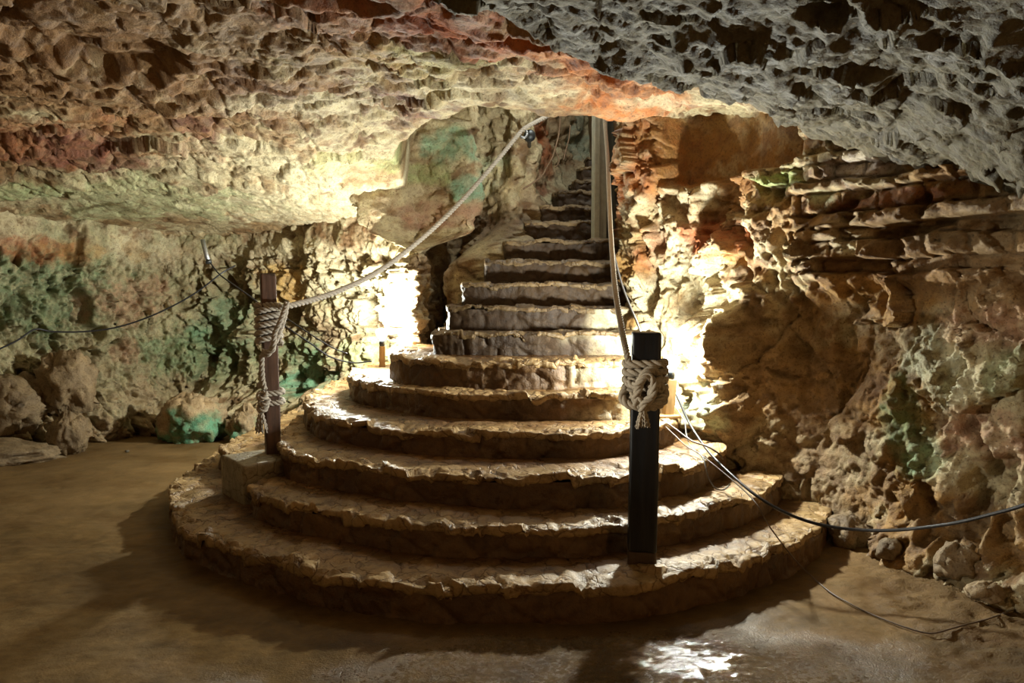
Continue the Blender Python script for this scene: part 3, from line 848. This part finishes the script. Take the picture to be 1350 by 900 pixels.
for i, (z, pts) in enumerate(STEPS):
    zb = (STEPS[i - 1][0] if i else 0.0) - 0.09
    low = i < 6
    c = resample(catmull(pts, 0.012), 0.013 if low else 0.012)
    tan = np.gradient(c, axis=0); tan /= np.linalg.norm(tan, axis=1)[:, None]
    out = np.stack([tan[:, 1], -tan[:, 0]], 1)                     # outward in plan
    k = np.exp(-0.5 * (np.arange(-20, 21) / 8.0) ** 2); k /= k.sum()
    pad = np.pad(out, ((20, 20), (0, 0)), 'edge')
    out = np.stack([np.convolve(pad[:, a], k, 'valid') for a in (0, 1)], 1)
    ns = len(c)
    # ragged outline of the edge
    e3 = np.column_stack([c, np.full(ns, z)])
    rag = 0.030 * fbm(e3 * 1.8, 3, seed=120) + 0.022 * fbm(e3 * 8, 3, 0.6, 121 + i) + 0.014 * fbm(e3 * 24, 3, 0.65, seed=122)
    w1, w2, wid = worley(e3 / 0.30, 123 + i)
    rag = rag + 0.03 * (wid - 0.5) * np.minimum(1, (w2 - w1) * 6)
    inward = (np.array([0.25, 7.9 + 0.1 * i]) - c) if i < 7 else np.tile([0.0, 1.0], (ns, 1))
    if i < 7:
        inward = inward / np.linalg.norm(inward, axis=1)[:, None]
        inward = inward * 0.5 - out * 0.5
        inward /= np.linalg.norm(inward, axis=1)[:, None]
    th = 0.045 if low else 0.035
    # tread: inner ... edge, rounded nosing, small drip
    ins = np.concatenate([np.linspace(0.95 if low else 0.55, 0.10, 34), np.linspace(0.085, 0.012, 8), [0.004, 0.0, 0.0, 0.002, 0.012]])
    dz = np.concatenate([np.zeros(34), np.linspace(0, -0.003, 8), [-0.005, -0.010, -th * 0.7, -th, -th - 0.004]])
    npf = len(ins)
    base = c[:, None] + inward[:, None] * (ins[None, :, None] * np.where(ins > 0.05, 1.0, 0.0)[None, :, None]) - out[:, None] * (ins[None, :, None] * np.where(ins > 0.05, 0.0, 1.0)[None, :, None])
    base = base + out[:, None] * (rag[:, None, None] * sstep(0.35, 0.0, ins)[None, :, None] + 0.006)
    V = np.concatenate([base, np.broadcast_to(z + dz, (ns, npf))[..., None]], 2).reshape(-1, 3)
    I = np.tile(ins, ns)
    f1, f2, fid = worley(warp(V, 0.05, 4, 125) * np.array([1, 1, 0.2]) / 0.22, 126 + i)
    edge = sstep(0.55, 0.05, I)
    V[:, 2] += (0.012 * fbm(V * 3, 3, seed=127) + 0.016 * (fid - 0.5) * edge - 0.010 * np.exp(-((f2 - f1) / 0.09) ** 2) * (0.3 + 0.7 * edge)
                + 0.010 * fbm(V * 14, 4, 0.65, 128) + 0.010 * fbm(V * 42, 3, 0.6, seed=129) * edge + 0.03 * (facet(warp(V, 0.04, 6, 119) / 0.16, 118 + i)[0] - 0.1) * sstep(0.25, 0.0, I))
    col = STONE + (MUDR - STONE) * sstep(0.10, 0.34, I + 0.22 * fbm(V * 6, 3, seed=130))[:, None]
    if not low: col = col * 0.5  # upper treads darkened in colour to stand for shade
    col = col * (0.82 + 0.36 * fid)[:, None]
    wet = np.clip(0.55 + 1.1 * fbm(V * 2.2, 3, seed=131), 0.1, 0.95)
    riser_par = None
    # riser
    zz = np.concatenate([np.linspace(z - th * 0.8, zb, 16)])
    nr = len(zz)
    R = np.concatenate([np.broadcast_to(c[:, None], (ns, nr, 2)) + out[:, None] * rag[:, None, None] * 0.55, np.broadcast_to(zz, (ns, nr))[..., None]], 2).reshape(-1, 3)
    Nn = np.repeat(out, nr, 0)
    g1, g2, gid = worley(warp(R, 0.05, 4, 132) / np.array([0.24, 0.24, 0.15]), 133 + i)
    rr = 0.020 * fbm(R * 5, 3, seed=134) + 0.012 * fbm(R * 18, 3, 0.6, 135) + 0.018 * (gid - 0.5) - 0.014 * np.exp(-((g2 - g1) / 0.1) ** 2)
    rightlit = sstep(0.2, 0.7, R[:, 0]) * sstep(2.5, 4.5, i)
    rr = rr + rightlit * 0.02 * (0.5 - g1)
    R[:, :2] += Nn * rr[:, None]
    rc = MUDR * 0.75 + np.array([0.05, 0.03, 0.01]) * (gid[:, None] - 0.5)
    if i >= 8: rc = rc * 0.42  # shade of the upper risers put into their mud colour
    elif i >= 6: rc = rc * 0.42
    rc = rc + (CREAM * 0.9 - rc) * (sstep(0.45, 0.8, R[:, 0] + 0.5 * fbm(R * 3, 3, seed=136)) * float(4 <= i <= 7))[:, None]  # lamp-lit right ends painted cream
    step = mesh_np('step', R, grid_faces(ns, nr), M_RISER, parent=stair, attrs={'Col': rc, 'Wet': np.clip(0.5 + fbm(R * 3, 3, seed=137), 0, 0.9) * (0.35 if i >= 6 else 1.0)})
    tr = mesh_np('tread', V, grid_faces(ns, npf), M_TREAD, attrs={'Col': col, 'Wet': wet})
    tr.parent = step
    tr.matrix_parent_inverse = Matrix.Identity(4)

# plinth under the left post, cast against the steps
m = MB(); m.box((0.43, 0.46, 0.30), (0, 0, 0), None, 0.014, 10)
V = m.v[0]
V = V @ np.array(Matrix.Rotation(math.radians(-50.7), 3, 'Z')).T
V = V + np.array([-1.672, 5.095, 0.297])
V = V + 0.012 * np.stack([fbm(V * 6 + 7 * k, 4, 0.6, 140 + k) for k in range(3)], 1)
m.v[0] = V
pl = m.build('plinth', M_TREAD, stair, attrs={'Col': np.tile([0.30, 0.25, 0.16], (len(V), 1)), 'Wet': np.full(len(V), 0.3)})
pl['label'] = 'smooth concrete plinth at the left end of the lower steps'


# ------------------------------------------------------------------ boulders and stones
def boulder(name, label, cat, centre, size, seed, colour, moss=None, detail=36, group=None):
    n, mrows = detail * 2, detail
    a = np.linspace(0, 2 * np.pi, n, endpoint=False); b = np.linspace(0.001, np.pi - 0.001, mrows)
    A, B = np.meshgrid(a, b, indexing='ij')
    d = np.stack([np.sin(B) * np.cos(A), np.sin(B) * np.sin(A), np.cos(B)], -1).reshape(-1, 3)
    s = np.array(size)
    pp = d * s / s.max()
    f1, f2, fid = worley(d * 1.5 + seed * 3.3, seed)
    r = 1 + 0.30 * fbm(d * 1.2 + seed, 3, seed=seed) + 0.26 * facet(warp(d, 0.2, 2, seed) * 1.25 + seed * 3.3, seed)[0] + 0.07 * facet(warp(d, 0.1, 5, seed) * 4.0 + seed, seed + 1)[0] + 0.09 * fbm(d * 5 + seed, 5, 0.65, seed + 2, ridged=True) + 0.05 * fbm(d * 14 + seed, 3, 0.6, seed + 4)
    v = d * s * r[:, None]
    v[:, 2] = np.maximum(v[:, 2], -0.75 * s[2])
    v += np.array(centre)
    i = np.arange(n)[:, None] * mrows + np.arange(mrows - 1)[None]
    j = ((np.arange(n) + 1) % n)[:, None] * mrows + np.arange(mrows - 1)[None]
    qf = np.stack([i, i + 1, j + 1, j], -1).reshape(-1, 4)
    col = np.asarray(colour) * (1 + 0.5 * fbm(v * 6, 3, seed=seed + 6))[:, None]
    if moss is not None:
        col = stain_or_shade(col, v, 0.75 + 1.0 * (v[:, 2] - centre[2]) / s[2] * 0.8 - 0.2 * (v[:, 0] - centre[0]) / s[0], moss, 0.95, seed)
    o = mesh_np(name, v, qf, M_BOULDER, attrs={'Col': col, 'Wet': np.full(len(v), 0.2)})
    o['label'] = label; o['category'] = cat
    if group: o['group'] = group
    return o


boulder('boulder', 'green moss-covered boulder at the foot of the left cave wall', 'boulder', (-3.42, 8.02, 0.20), (0.36, 0.26, 0.30), 3, TAN * 1.2, TEAL * 1.2)
boulder('boulder', 'small mossy rock just left of the red-brown post', 'rock', (-2.83, 7.95, 0.14), (0.16, 0.14, 0.22), 5, TAN, TEAL)
boulder('boulder', 'brown angular boulder with a pale top beside the left floor edge', 'boulder', (-4.33, 7.35, 0.17), (0.17, 0.15, 0.24), 8, TAN * 0.8)
boulder('boulder', 'large tan boulder leaning against the left wall above the floor', 'boulder', (-4.55, 7.75, 0.62), (0.30, 0.22, 0.36), 12, TAN * 0.95)
boulder('boulder', 'low broad rock slab at the far left edge of the floor', 'rock', (-5.05, 7.05, 0.03), (0.70, 0.35, 0.16), 15, TAN * 0.7)
boulder('boulder', 'brown hunched boulder above the low slab at far left', 'boulder', (-5.1, 7.55, 0.42), (0.36, 0.25, 0.34), 18, TAN * 0.85)
boulder('stone', 'rounded brown stone wedged where the lowest step meets the right wall', 'stone', (2.03, 4.52, 0.10), (0.12, 0.11, 0.11), 21, TAN * 0.7, detail=20)
boulder('stone', 'small brown stone on the mud under the sagging black cable', 'stone', (2.12, 4.18, 0.10), (0.07, 0.06, 0.06), 24, TAN * 0.7, detail=16)
boulder('stone', 'lumpy earth-coloured stone at the foot of the right wall', 'stone', (2.32, 3.88, 0.13), (0.11, 0.10, 0.10), 27, TAN * 0.8, detail=20)
boulder('stone', 'flat pale stone by the thin wire at the right frame edge', 'stone', (2.30, 3.62, 0.08), (0.09, 0.07, 0.045), 31, TAN, detail=16)
boulder('pebble', 'tiny white pebble on the floor before the mossy boulder', 'pebble', P(252, 563, 8.6) * [1, 1, 0] + [0, 0, 0.014], (0.02, 0.018, 0.014), 33, (0.7, 0.68, 0.62), detail=8)
boulder('pebble', 'tiny dark pebble alone on the left floor', 'pebble', on_level(168, 596, 0.0) + [0, 0, 0.010], (0.018, 0.018, 0.015), 34, (0.12, 0.10, 0.07), detail=8)

# ------------------------------------------------------------------ posts
RZ = lambda deg: np.array(Matrix.Rotation(math.radians(deg), 3, 'Z'))
LPX, LPY = -1.655, 5.18
post = thing('wooden_post', 'slim red-brown wooden post on the plinth at left', 'post', (LPX, LPY, 0.43))
lean = np.array(Matrix.Rotation(math.radians(-0.8), 3, 'Y'))
m = MB(); m.box((0.098, 0.098, 1.24), (LPX, LPY, 0.43 + 0.62), lean @ RZ(24), 0.006, 10, 0.006)
m.build('shaft', M_POSTWOOD, post)
m = MB(); m.box((0.096, 0.096, 0.02), (LPX - 0.009, LPY, 1.668), lean @ RZ(24), 0.004, 4, 0.006)
o = m.build('end_grain', M_MUDDYFOOT, post)

RPX, RPY = 0.655, 3.77
bpost = thing('wooden_post', 'thick black-painted wooden post standing on the lowest step at right', 'post', (RPX, RPY, 0.18))
lean2 = np.array(Matrix.Rotation(math.radians(0.7), 3, 'Y'))
m = MB(); m.box((0.142, 0.142, 1.095), (RPX + 0.007, RPY, 0.245 + 0.5475), lean2 @ RZ(-7), 0.010, 10, 0.004)
m.build('shaft', M_BLACKPOST, bpost)
m = MB(); m.box((0.138, 0.138, 0.09), (RPX, RPY, 0.205), lean2 @ RZ(-7), 0.010, 4, 0.008)
o = m.build('muddy_foot', M_MUDDYFOOT, bpost); o['label'] = 'brown unpainted foot of the post'


# ------------------------------------------------------------------ ropes
def wraps(cx, cy, half, R, z0, z1, turns, rot=0.0, start=0.0, rnd=0.25, seed=1, sq=4.0):
    """Helix of rope wound tight round a square post."""
    n = int(turns * 48)
    t = np.linspace(0, 1, n)
    a = start + 2 * np.pi * turns * t
    h = half + R * 1.12
    ca, sa = np.cos(a - rot), np.sin(a - rot)
    rr = h / (np.abs(ca) ** sq + np.abs(sa) ** sq) ** (1 / sq)
    x, y = rr * ca, rr * sa
    cr, sr = math.cos(rot), math.sin(rot)
    X = cx + x * cr - y * sr; Y = cy + x * sr + y * cr
    tt = t * turns
    st = np.floor(tt) + sstep(0.55, 1.0, tt - np.floor(tt))     # most of each turn lies level
    z = z0 + (z1 - z0) * (0.55 * st / turns + 0.45 * t)
    return np.column_stack([X, Y, z])


def tassel(mb, top, length, spread, n, seed, dirn=(0, 0, -1), r=0.006):
    g = np.random.default_rng(seed)
    top = np.array(top); dirn = np.array(dirn, float)
    for k in range(n):
        a = g.uniform(0, 2 * np.pi); q_ = math.sqrt(g.uniform(0, 1)) * spread
        off = np.array([math.cos(a) * q_, math.sin(a) * q_ * 0.5, 0])
        L = length * g.uniform(0.8, 1.05)
        t = np.linspace(0, 1, 12)[:, None]
        path = top + off * (0.25 + 0.95 * t - 0.25 * t * t) + dirn * L * t
        path = path + 0.003 * np.column_stack([np.sin(t[:, 0] * 25 + k), np.cos(t[:, 0] * 21 + k), 0 * t[:, 0]])
        mb.tube(path, np.linspace(r, r * 0.55, 12), 5)


# left handrail rope
R1 = 0.0215
rl = thing('rope_handrail', 'grey twisted rope from the red-brown post up to the shaft wall', 'rope', (LPX, LPY, 1.3))
LROT = math.radians(24)
coil = wraps(LPX - 0.006, LPY, 0.05, R1, 1.205, 1.478, 5.6, LROT, start=-0.3)
m = MB(); m.rope(coil, R1, 0.10); m.build('coil', M_ROPE_L, rl)
hub = P(377, 404, 5.08)
anchor = P(690, 172, 7.35)
way = [coil[-1], P(366, 402, 5.10), hub + [0.0, 0, 0.0], P(440, 386, 5.45), P(500, 357, 5.80), P(560, 311, 6.20), P(610, 263, 6.60), P(655, 212, 7.0), P(683, 178, 7.30), P(692, 169, 7.36), P(712, 158, 7.5), P(735, 146, 7.65)]
m = MB(); m.rope(catmull(way, 0.01), R1 * 0.98, 0.105); m.build('span', M_ROPE_L, rl)
# hitch: the tail brought down across the coil and through itself
hitch = [P(378, 398, 5.03), P(376, 412, 5.02), P(371, 430, 5.02), P(362, 452, 5.02), P(354, 466, 5.03), P(346, 468, 5.06), P(345, 480, 5.07), P(346, 500, 5.075), P(349, 513, 5.07)]
m = MB(); m.rope(catmull(hitch, 0.008), R1 * 0.92, 0.10)
hitch2 = [P(377, 404, 5.02), P(369, 425, 4.985), P(362, 440, 4.985), P(360, 460, 4.985), P(352, 464, 4.99), P(346, 462, 5.0)]
m.rope(catmull(hitch2, 0.008), R1 * 0.85, 0.10); m.build('hitch', M_ROPE_L, rl)
m = MB()
lowwrap = wraps(LPX, LPY, 0.05, R1, 0.795, 0.93, 2.05, LROT, start=-2.2)
m.rope(lowwrap, R1 * 0.95, 0.10); m.build('lower_coil', M_ROPE_L, rl)
m = MB()
kz = P(346, 528, 5.05)
for (dx, dz_, ph) in ((0, 0.035, 0), (0.012, -0.005, 1.5), (0.0, -0.045, 3.0)):
    a = np.linspace(0, 2 * np.pi, 30)
    m.rope(np.column_stack([kz[0] + dx + 0.026 * np.cos(a + ph), kz[1] + 0.018 * np.sin(a + ph), kz[2] + dz_ + 0.02 * np.sin(a * 1 + ph)]), 0.019, 0.09)
m.build('knot', M_ROPE_L, rl)
m = MB(); tassel(m, P(344, 545, 5.03), 0.13, 0.045, 34, 5); m.build('tassel', M_ROPE_L, rl)

# right handrail rope
R2 = 0.0215
rr_ = thing('rope_handrail', 'tan twisted rope from the black post up along the right wall', 'rope', (RPX, RPY, 1.15))
RROT = math.radians(-7)
coil = wraps(RPX + 0.008, RPY, 0.071, R2, 1.02, 1.205, 4.6, RROT, start=2.6)
m = MB(); m.rope(coil, R2, 0.13); m.build('coil', M_ROPE_R, rr_)
way = [P(829, 478, 3.70), P(826, 464, 3.74), P(820, 435, 3.98), P(811, 380, 4.45), P(806, 318, 5.1), P(803, 255, 5.8), P(801, 205, 6.3), P(798, 168, 6.6), P(796, 140, 6.8)]
m = MB(); m.rope(catmull(way, 0.01), R2 * 0.78, 0.085); m.build('span', M_ROPE_R, rr_)
# bulky knot on the front of the post
m = MB()
def loop(pts, r=R2): m.rope(catmull(pts, 0.006), r, 0.12)
D = 3.655
loop([P(870, 498, D + .04), P(862, 488, D), P(850, 492, D - .02), P(842, 512, D - .03), P(838, 530, D - .02), P(846, 538, D), P(856, 528, D - .035), P(862, 508, D - .04), P(872, 500, D)])
loop([P(826, 512, D + .05), P(820, 522, D + .03), P(828, 533, D), P(845, 536, D - .01), P(862, 536, D), P(874, 530, D + .03), P(876, 515, D + .04), P(866, 506, D - .02), P(856, 512, D - .03)])
loop([P(828, 505, D + .03), P(838, 508, D - .03), P(846, 500, D - .05), P(855, 496, D - .045), P(862, 505, D - .05), P(860, 522, D - .055), P(850, 530, D - .045), P(846, 542, D - .03)], R2 * 0.9)
loop([P(872, 522, D + .02), P(866, 530, D - .02), P(856, 532, D - .03), P(842, 526, D - .03), P(832, 520, D)], R2 * 0.9)
m.build('knot', M_ROPE_R, rr_)
m = MB(); tassel(m, P(848, 541, D - 0.03), 0.085, 0.038, 36, 8, r=0.0062); m.build('tassel', M_ROPE_R, rr_)

# the knob that carries the left rope on the shaft wall
an = thing('rope_anchor', 'dark round iron knob on the shaft wall holding the grey rope', 'anchor', tuple(P(697, 178, 7.5)))
m = MB(); c0 = P(698, 179, 7.44); axv = np.array([0.1, -0.9, 0.15])
m.lathe([(0.0, 0.06), (0.03, 0.057), (0.052, 0.035), (0.06, 0.0), (0.052, -0.035), (0.03, -0.055), (0.0, -0.06)], c0, axv, 20)
m.build('knob', M_DARKMETAL, an)
m = MB(); m.tube([c0, c0 + [0.01, 0.5, 0.0]], 0.02, 10); m.build('pin', M_DARKMETAL, an)
m = MB(); a = np.linspace(0, 2 * np.pi, 24)
cc = P(690, 176, 7.36)
m.tube(np.column_stack([cc[0] + 0.035 * np.cos(a), cc[1] + 0.02 * np.sin(a), cc[2] + 0.045 * np.sin(a)]), 0.012, 8); m.build('ring', M_STEEL, an)

# ------------------------------------------------------------------ pale board standing on the upper steps
bd = thing('timber_board', 'pale weathered timber board standing upright on the upper steps', 'board', (0.80, 7.22, 2.06))
zb, zt = 2.06, 3.75
m = MB(); m.box((0.052, 0.10, zt - zb), (0.790, 7.24, (zb + zt) / 2), RZ(12), 0.004, 14, 0.004); m.build('front_plank', M_PALEBOARD, bd)
m = MB(); m.box((0.075, 0.03, zt - zb - 0.01), (0.862, 7.275, (zb + zt) / 2 + 0.005), RZ(12), 0.004, 14, 0.004); m.build('side_plank', M_PALEBOARD, bd)
m = MB(); m.box((0.09, 0.04, zt - zb + 0.0), (0.945, 7.32, (zb + zt) / 2 - 0.0), RZ(8), 0.004, 14, 0.004); o = m.build('backing_plank', M_DARKBOARD, bd)
o['label'] = 'dark mossy plank behind'


# ------------------------------------------------------------------ lamps on stakes
def floodlight(x, y, zbase, ztop, label, w, tilt, foot=False):
    t = thing('floodlight', label, 'lamp', (x, y, zbase))
    rt = np.array(Matrix.Rotation(math.radians(tilt), 3, 'Y'))
    h = ztop - zbase
    m = MB(); m.box((w, w * 0.8, h), (x + math.tan(math.radians(tilt)) * h / 2, y, zbase + h / 2), rt @ RZ(15), 0.005, 6, 0.004)
    m.build('stake', M_STAKE, t)
    if foot:
        m = MB(); m.box((0.16, 0.11, 0.022), (x - 0.01, y - 0.02, zbase + 0.008), RZ(10), 0.005, 4, 0.006); m.build('foot_board', M_STAKE, t)
    tx = x + math.tan(math.radians(tilt)) * h
    m = MB(); m.lathe([(0.0, 0.0), (0.024, 0.0), (0.026, 0.03), (0.022, 0.05), (0.0, 0.055)], (tx, y, ztop - 0.005), (0, 0, 1), 18); m.build('socket', M_DARKMETAL, t)
    m = MB(); m.lathe([(0.0, 0.045), (0.020, 0.048), (0.034, 0.075), (0.056, 0.11), (0.06, 0.13), (0.048, 0.155), (0.0, 0.165)], (tx, y, ztop), (0, 0, 1), 20); m.build('bulb', M_BULB, t)
    return np.array([tx, y, ztop])


LA = floodlight(-1.215, 7.08, 0.86, 1.07, 'glaring lamp on a short stake behind the steps at left', 0.055, 0.0)
LB = floodlight(1.08, 5.22, 0.69, 0.955, 'glaring lamp on a wooden stake behind the black post', 0.068, 4.0, True)


def light(name, kind, loc, energy, col, size=0.05, falloff=None, aim=None, cone=None, blend=0.6):
    L = bpy.data.lights.new(name, kind); L.energy = energy; L.color = col
    if kind in ('POINT', 'SPOT'): L.shadow_soft_size = size
    if kind == 'AREA': L.size = size
    if kind == 'SPOT': L.spot_size = math.radians(cone); L.spot_blend = blend
    if falloff:
        L.use_nodes = True
        nt = L.node_tree
        em = next(n for n in nt.nodes if n.type == 'EMISSION')
        f = nt.nodes.new('ShaderNodeLightFalloff'); f.inputs['Strength'].default_value = 1.0
        f.inputs['Smooth'].default_value = 0.0
        nt.links.new(f.outputs[falloff], em.inputs['Strength'])
    o = bpy.data.objects.new(name, L); COL.objects.link(o); o.location = loc
    if aim is not None:
        o.rotation_euler = (Vector(aim) - Vector(loc)).to_track_quat('-Z', 'Y').to_euler()
    return o


def falloff_mix(o, lin, quad):
    nt = o.data.node_tree
    f = next(n for n in nt.nodes if n.type == 'LIGHT_FALLOFF'); em = next(n for n in nt.nodes if n.type == 'EMISSION')
    a = nt.nodes.new('ShaderNodeMath'); a.operation = 'MULTIPLY'; a.inputs[1].default_value = lin; nt.links.new(f.outputs['Linear'], a.inputs[0])
    b = nt.nodes.new('ShaderNodeMath'); b.operation = 'MULTIPLY_ADD'; b.inputs[1].default_value = quad; nt.links.new(f.outputs['Quadratic'], b.inputs[0]); nt.links.new(a.outputs[0], b.inputs[2])
    nt.links.new(b.outputs[0], em.inputs['Strength'])


COOL = (0.96, 1.0, 0.90)
falloff_mix(light('left_lamp_light', 'POINT', LA + [0.0, -0.02, 0.23], 240, COOL, 0.05, 'Linear'), 0.22, 0.62)
falloff_mix(light('right_lamp_light', 'POINT', LB + [0.03, -0.06, 0.25], 180, COOL, 0.05, 'Linear'), 0.35, 0.65)
light('shaft_daylight', 'AREA', (0.62, 7.15, 4.5), 34, (0.93, 1.0, 0.95), 0.7, None, (0.7, 7.5, 0))
light('added_fill_left', 'POINT', (-3.4, 0.6, 1.4), 30, (1.0, 0.64, 0.30), 0.15, None)  # unseen warm fill, added to lift the ambient
light('added_fill_spot', 'SPOT', (-3.2, 2.5, 1.15), 480, (1.0, 0.97, 0.82), 0.05, None, (2.75, 3.45, 1.0), 24, 0.7)  # unseen spot, added to brighten the right wall
light('added_fill_right', 'POINT', (2.9, -0.6, 0.9), 48, (1.0, 0.58, 0.24), 0.2, None)  # unseen orange fill, added to brighten the right-hand risers


# ------------------------------------------------------------------ cables and wires
def wire(name, label, cat, pts, r, mat, group=None, step=0.02, sides=7):
    m = MB(); m.tube(resample(catmull(pts, 0.01), step), r, sides)
    o = m.build(name, mat)
    return tag(o, label, cat, group)


wire('cable', 'thick black cable sagging from the stair lamp to the right wall', 'cable',
     [P(892, 520, 5.12), P(908, 556, 4.95), P(925, 583, 4.75), P(945, 607, 4.55), P(975, 635, 4.3), P(1000, 655, 4.15), P(1030, 673, 4.05), P(1062, 686, 3.98), P(1095, 694, 3.92), P(1130, 698, 3.85), P(1170, 699, 3.75), P(1210, 696, 3.65), P(1260, 689, 3.5), P(1310, 677, 3.38), P(1352, 665, 3.28), P(1450, 630, 3.05), P(1520, 600, 2.95)], 0.0085, M_CABLE)
wire('wire', 'thin brown wire trailing off the steps onto the right floor', 'wire',
     [P(873, 558, 5.0), P(890, 574, 4.85), P(905, 588, 4.7), P(925, 600, 4.55), P(960, 628, 4.3), P(985, 650, 4.12), P(1000, 668, 4.0), P(1012, 690, 3.95), P(1030, 715, 3.98), P(1052, 742, 3.99)] + [on_floor(*c) for c in [(1075, 764), (1088, 775), (1100, 784), (1118, 794), (1135, 803), (1155, 812), (1175, 820), (1198, 828), (1220, 834), (1234, 834), (1252, 829), (1270, 824), (1290, 819), (1310, 813), (1332, 805), (1352, 796), (1400, 780)]], 0.0038, M_WIRE)
wire('wire', 'short brown wire arching from the right lamp over two steps', 'wire',
     [P(871, 552, 5.05), P(890, 565, 4.9), P(912, 581, 4.75), P(932, 588, 4.62), P(948, 598, 4.55), P(953, 605, 4.55)], 0.006, M_WIRE)
wire('wire', 'grey wire dangling in a loop down the right end of the steps', 'wire',
     [P(890, 535, 5.1), P(902, 555, 4.95), P(905, 573, 4.85), P(911, 589, 4.7), P(926, 602, 4.5), P(930, 615, 4.42), P(935, 632, 4.36), P(944, 644, 4.34), P(955, 645, 4.36), P(962, 638, 4.40)], 0.0045, M_GREYWIRE)
wire('wire', 'grey lamp wire hanging down the wall behind the black post', 'wire',
     [P(806, 318, 5.62), P(812, 345, 5.58), P(820, 375, 5.52), P(830, 402, 5.45), P(842, 430, 5.36), P(856, 470, 5.28), P(880, 500, 5.22)], 0.008, M_GREYWIRE)
wire('cable', 'dark cable strung across the left wall at far left', 'cable',
     [P(-60, 490, 6.6), P(-20, 469, 6.75), P(22, 449, 6.9), P(46, 434, 7.0), P(70, 437, 7.1), P(110, 437, 7.2), P(150, 432, 7.3), P(190, 420, 7.4), P(230, 402, 7.5), P(262, 383, 7.55), P(292, 360, 7.6), P(310, 350, 7.75)], 0.008, M_CABLE)
wire('cable', 'dark cable running from the steel conduit down behind the red-brown post', 'cable',
     [P(277, 346, 7.5), P(290, 362, 7.45), P(312, 378, 7.4), P(338, 397, 7.35), P(360, 418, 7.25), P(385, 436, 7.15), P(410, 453, 7.1), P(435, 470, 7.08), P(465, 478, 7.08), P(490, 476, 7.02)], 0.007, M_CABLE)
wire('cable', 'second dark cable slanting behind the red-brown post toward the left lamp', 'cable',
     [P(352, 405, 7.2), P(372, 416, 7.08), P(392, 429, 7.0), P(418, 446, 6.93), P(440, 459, 6.92), P(458, 466, 6.92)], 0.006, M_CABLE)
# conduit on the left wall
cd = thing('conduit', 'short bright steel conduit stub hanging on the left wall', 'conduit', tuple(P(270, 320, 7.5)))
m = MB(); m.tube([P(267, 316, 7.52), P(271, 332, 7.5), P(275, 345, 7.48)], 0.022, 14); m.build('tube', M_STEEL, cd)
m = MB(); m.lathe([(0.0, -0.012), (0.029, -0.012), (0.031, 0.0), (0.029, 0.014), (0.0, 0.014)], P(275, 345, 7.48), P(275, 345, 7.48) - P(271, 332, 7.5), 16); m.build('collar', M_DARKMETAL, cd)
m = MB(); m.tube([P(268, 320, 7.52), P(268, 320, 7.75)], 0.012, 8); m.build('bracket', M_DARKMETAL, cd)

# roots in the shaft
rt = thing('root', 'thin forked dry root hanging down the back of the stair shaft', 'root', tuple(P(716, 225, 7.9)))
m = MB(); m.tube(resample(catmull([P(739, 150, 7.9), P(737, 175, 7.9), P(733, 192, 7.85), P(728, 208, 7.82), P(720, 222, 7.8), P(715, 231, 7.75), P(704, 240, 7.65), P(690, 249, 7.55)], 0.01), 0.02), 0.009, 7); m.build('main_strand', M_ROOT, rt)
m = MB(); m.tube(resample(catmull([P(731, 197, 7.86), P(735, 205, 7.84), P(737, 214, 7.8), P(732, 221, 7.78)], 0.01), 0.015), 0.006, 6); m.build('side_strand', M_ROOT, rt)
wire('root', 'single short root beside the forked one in the shaft', 'root', [P(752, 165, 8.1), P(750, 183, 8.08), P(746, 198, 8.05), P(743, 212, 8.0)], 0.007, M_ROOT)

# ------------------------------------------------------------------ world, camera, colour
w = bpy.data.worlds.new('cave_dark'); bpy.context.scene.world = w; w.use_nodes = True
bg = w.node_tree.nodes['Background']; bg.inputs[0].default_value = (1.0, 0.65, 0.35, 1); bg.inputs[1].default_value = 0.02

cam = bpy.data.cameras.new('camera'); cam.sensor_width = 36; cam.lens = 36 * F / 1350
cam.clip_start = 0.05; cam.clip_end = 100
co = bpy.data.objects.new('camera', cam); COL.objects.link(co)
co.location = CAM; co.rotation_euler = (math.pi / 2 - PITCH, 0, 0)
sc = bpy.context.scene
sc.camera = co
sc.cycles.diffuse_bounces = 2; sc.cycles.max_bounces = 8
sc.view_settings.view_transform = 'Standard'; sc.view_settings.look = 'None'
sc.view_settings.exposure = 0.0; sc.view_settings.gamma = 1.0; sc.view_settings.use_curve_mapping = False
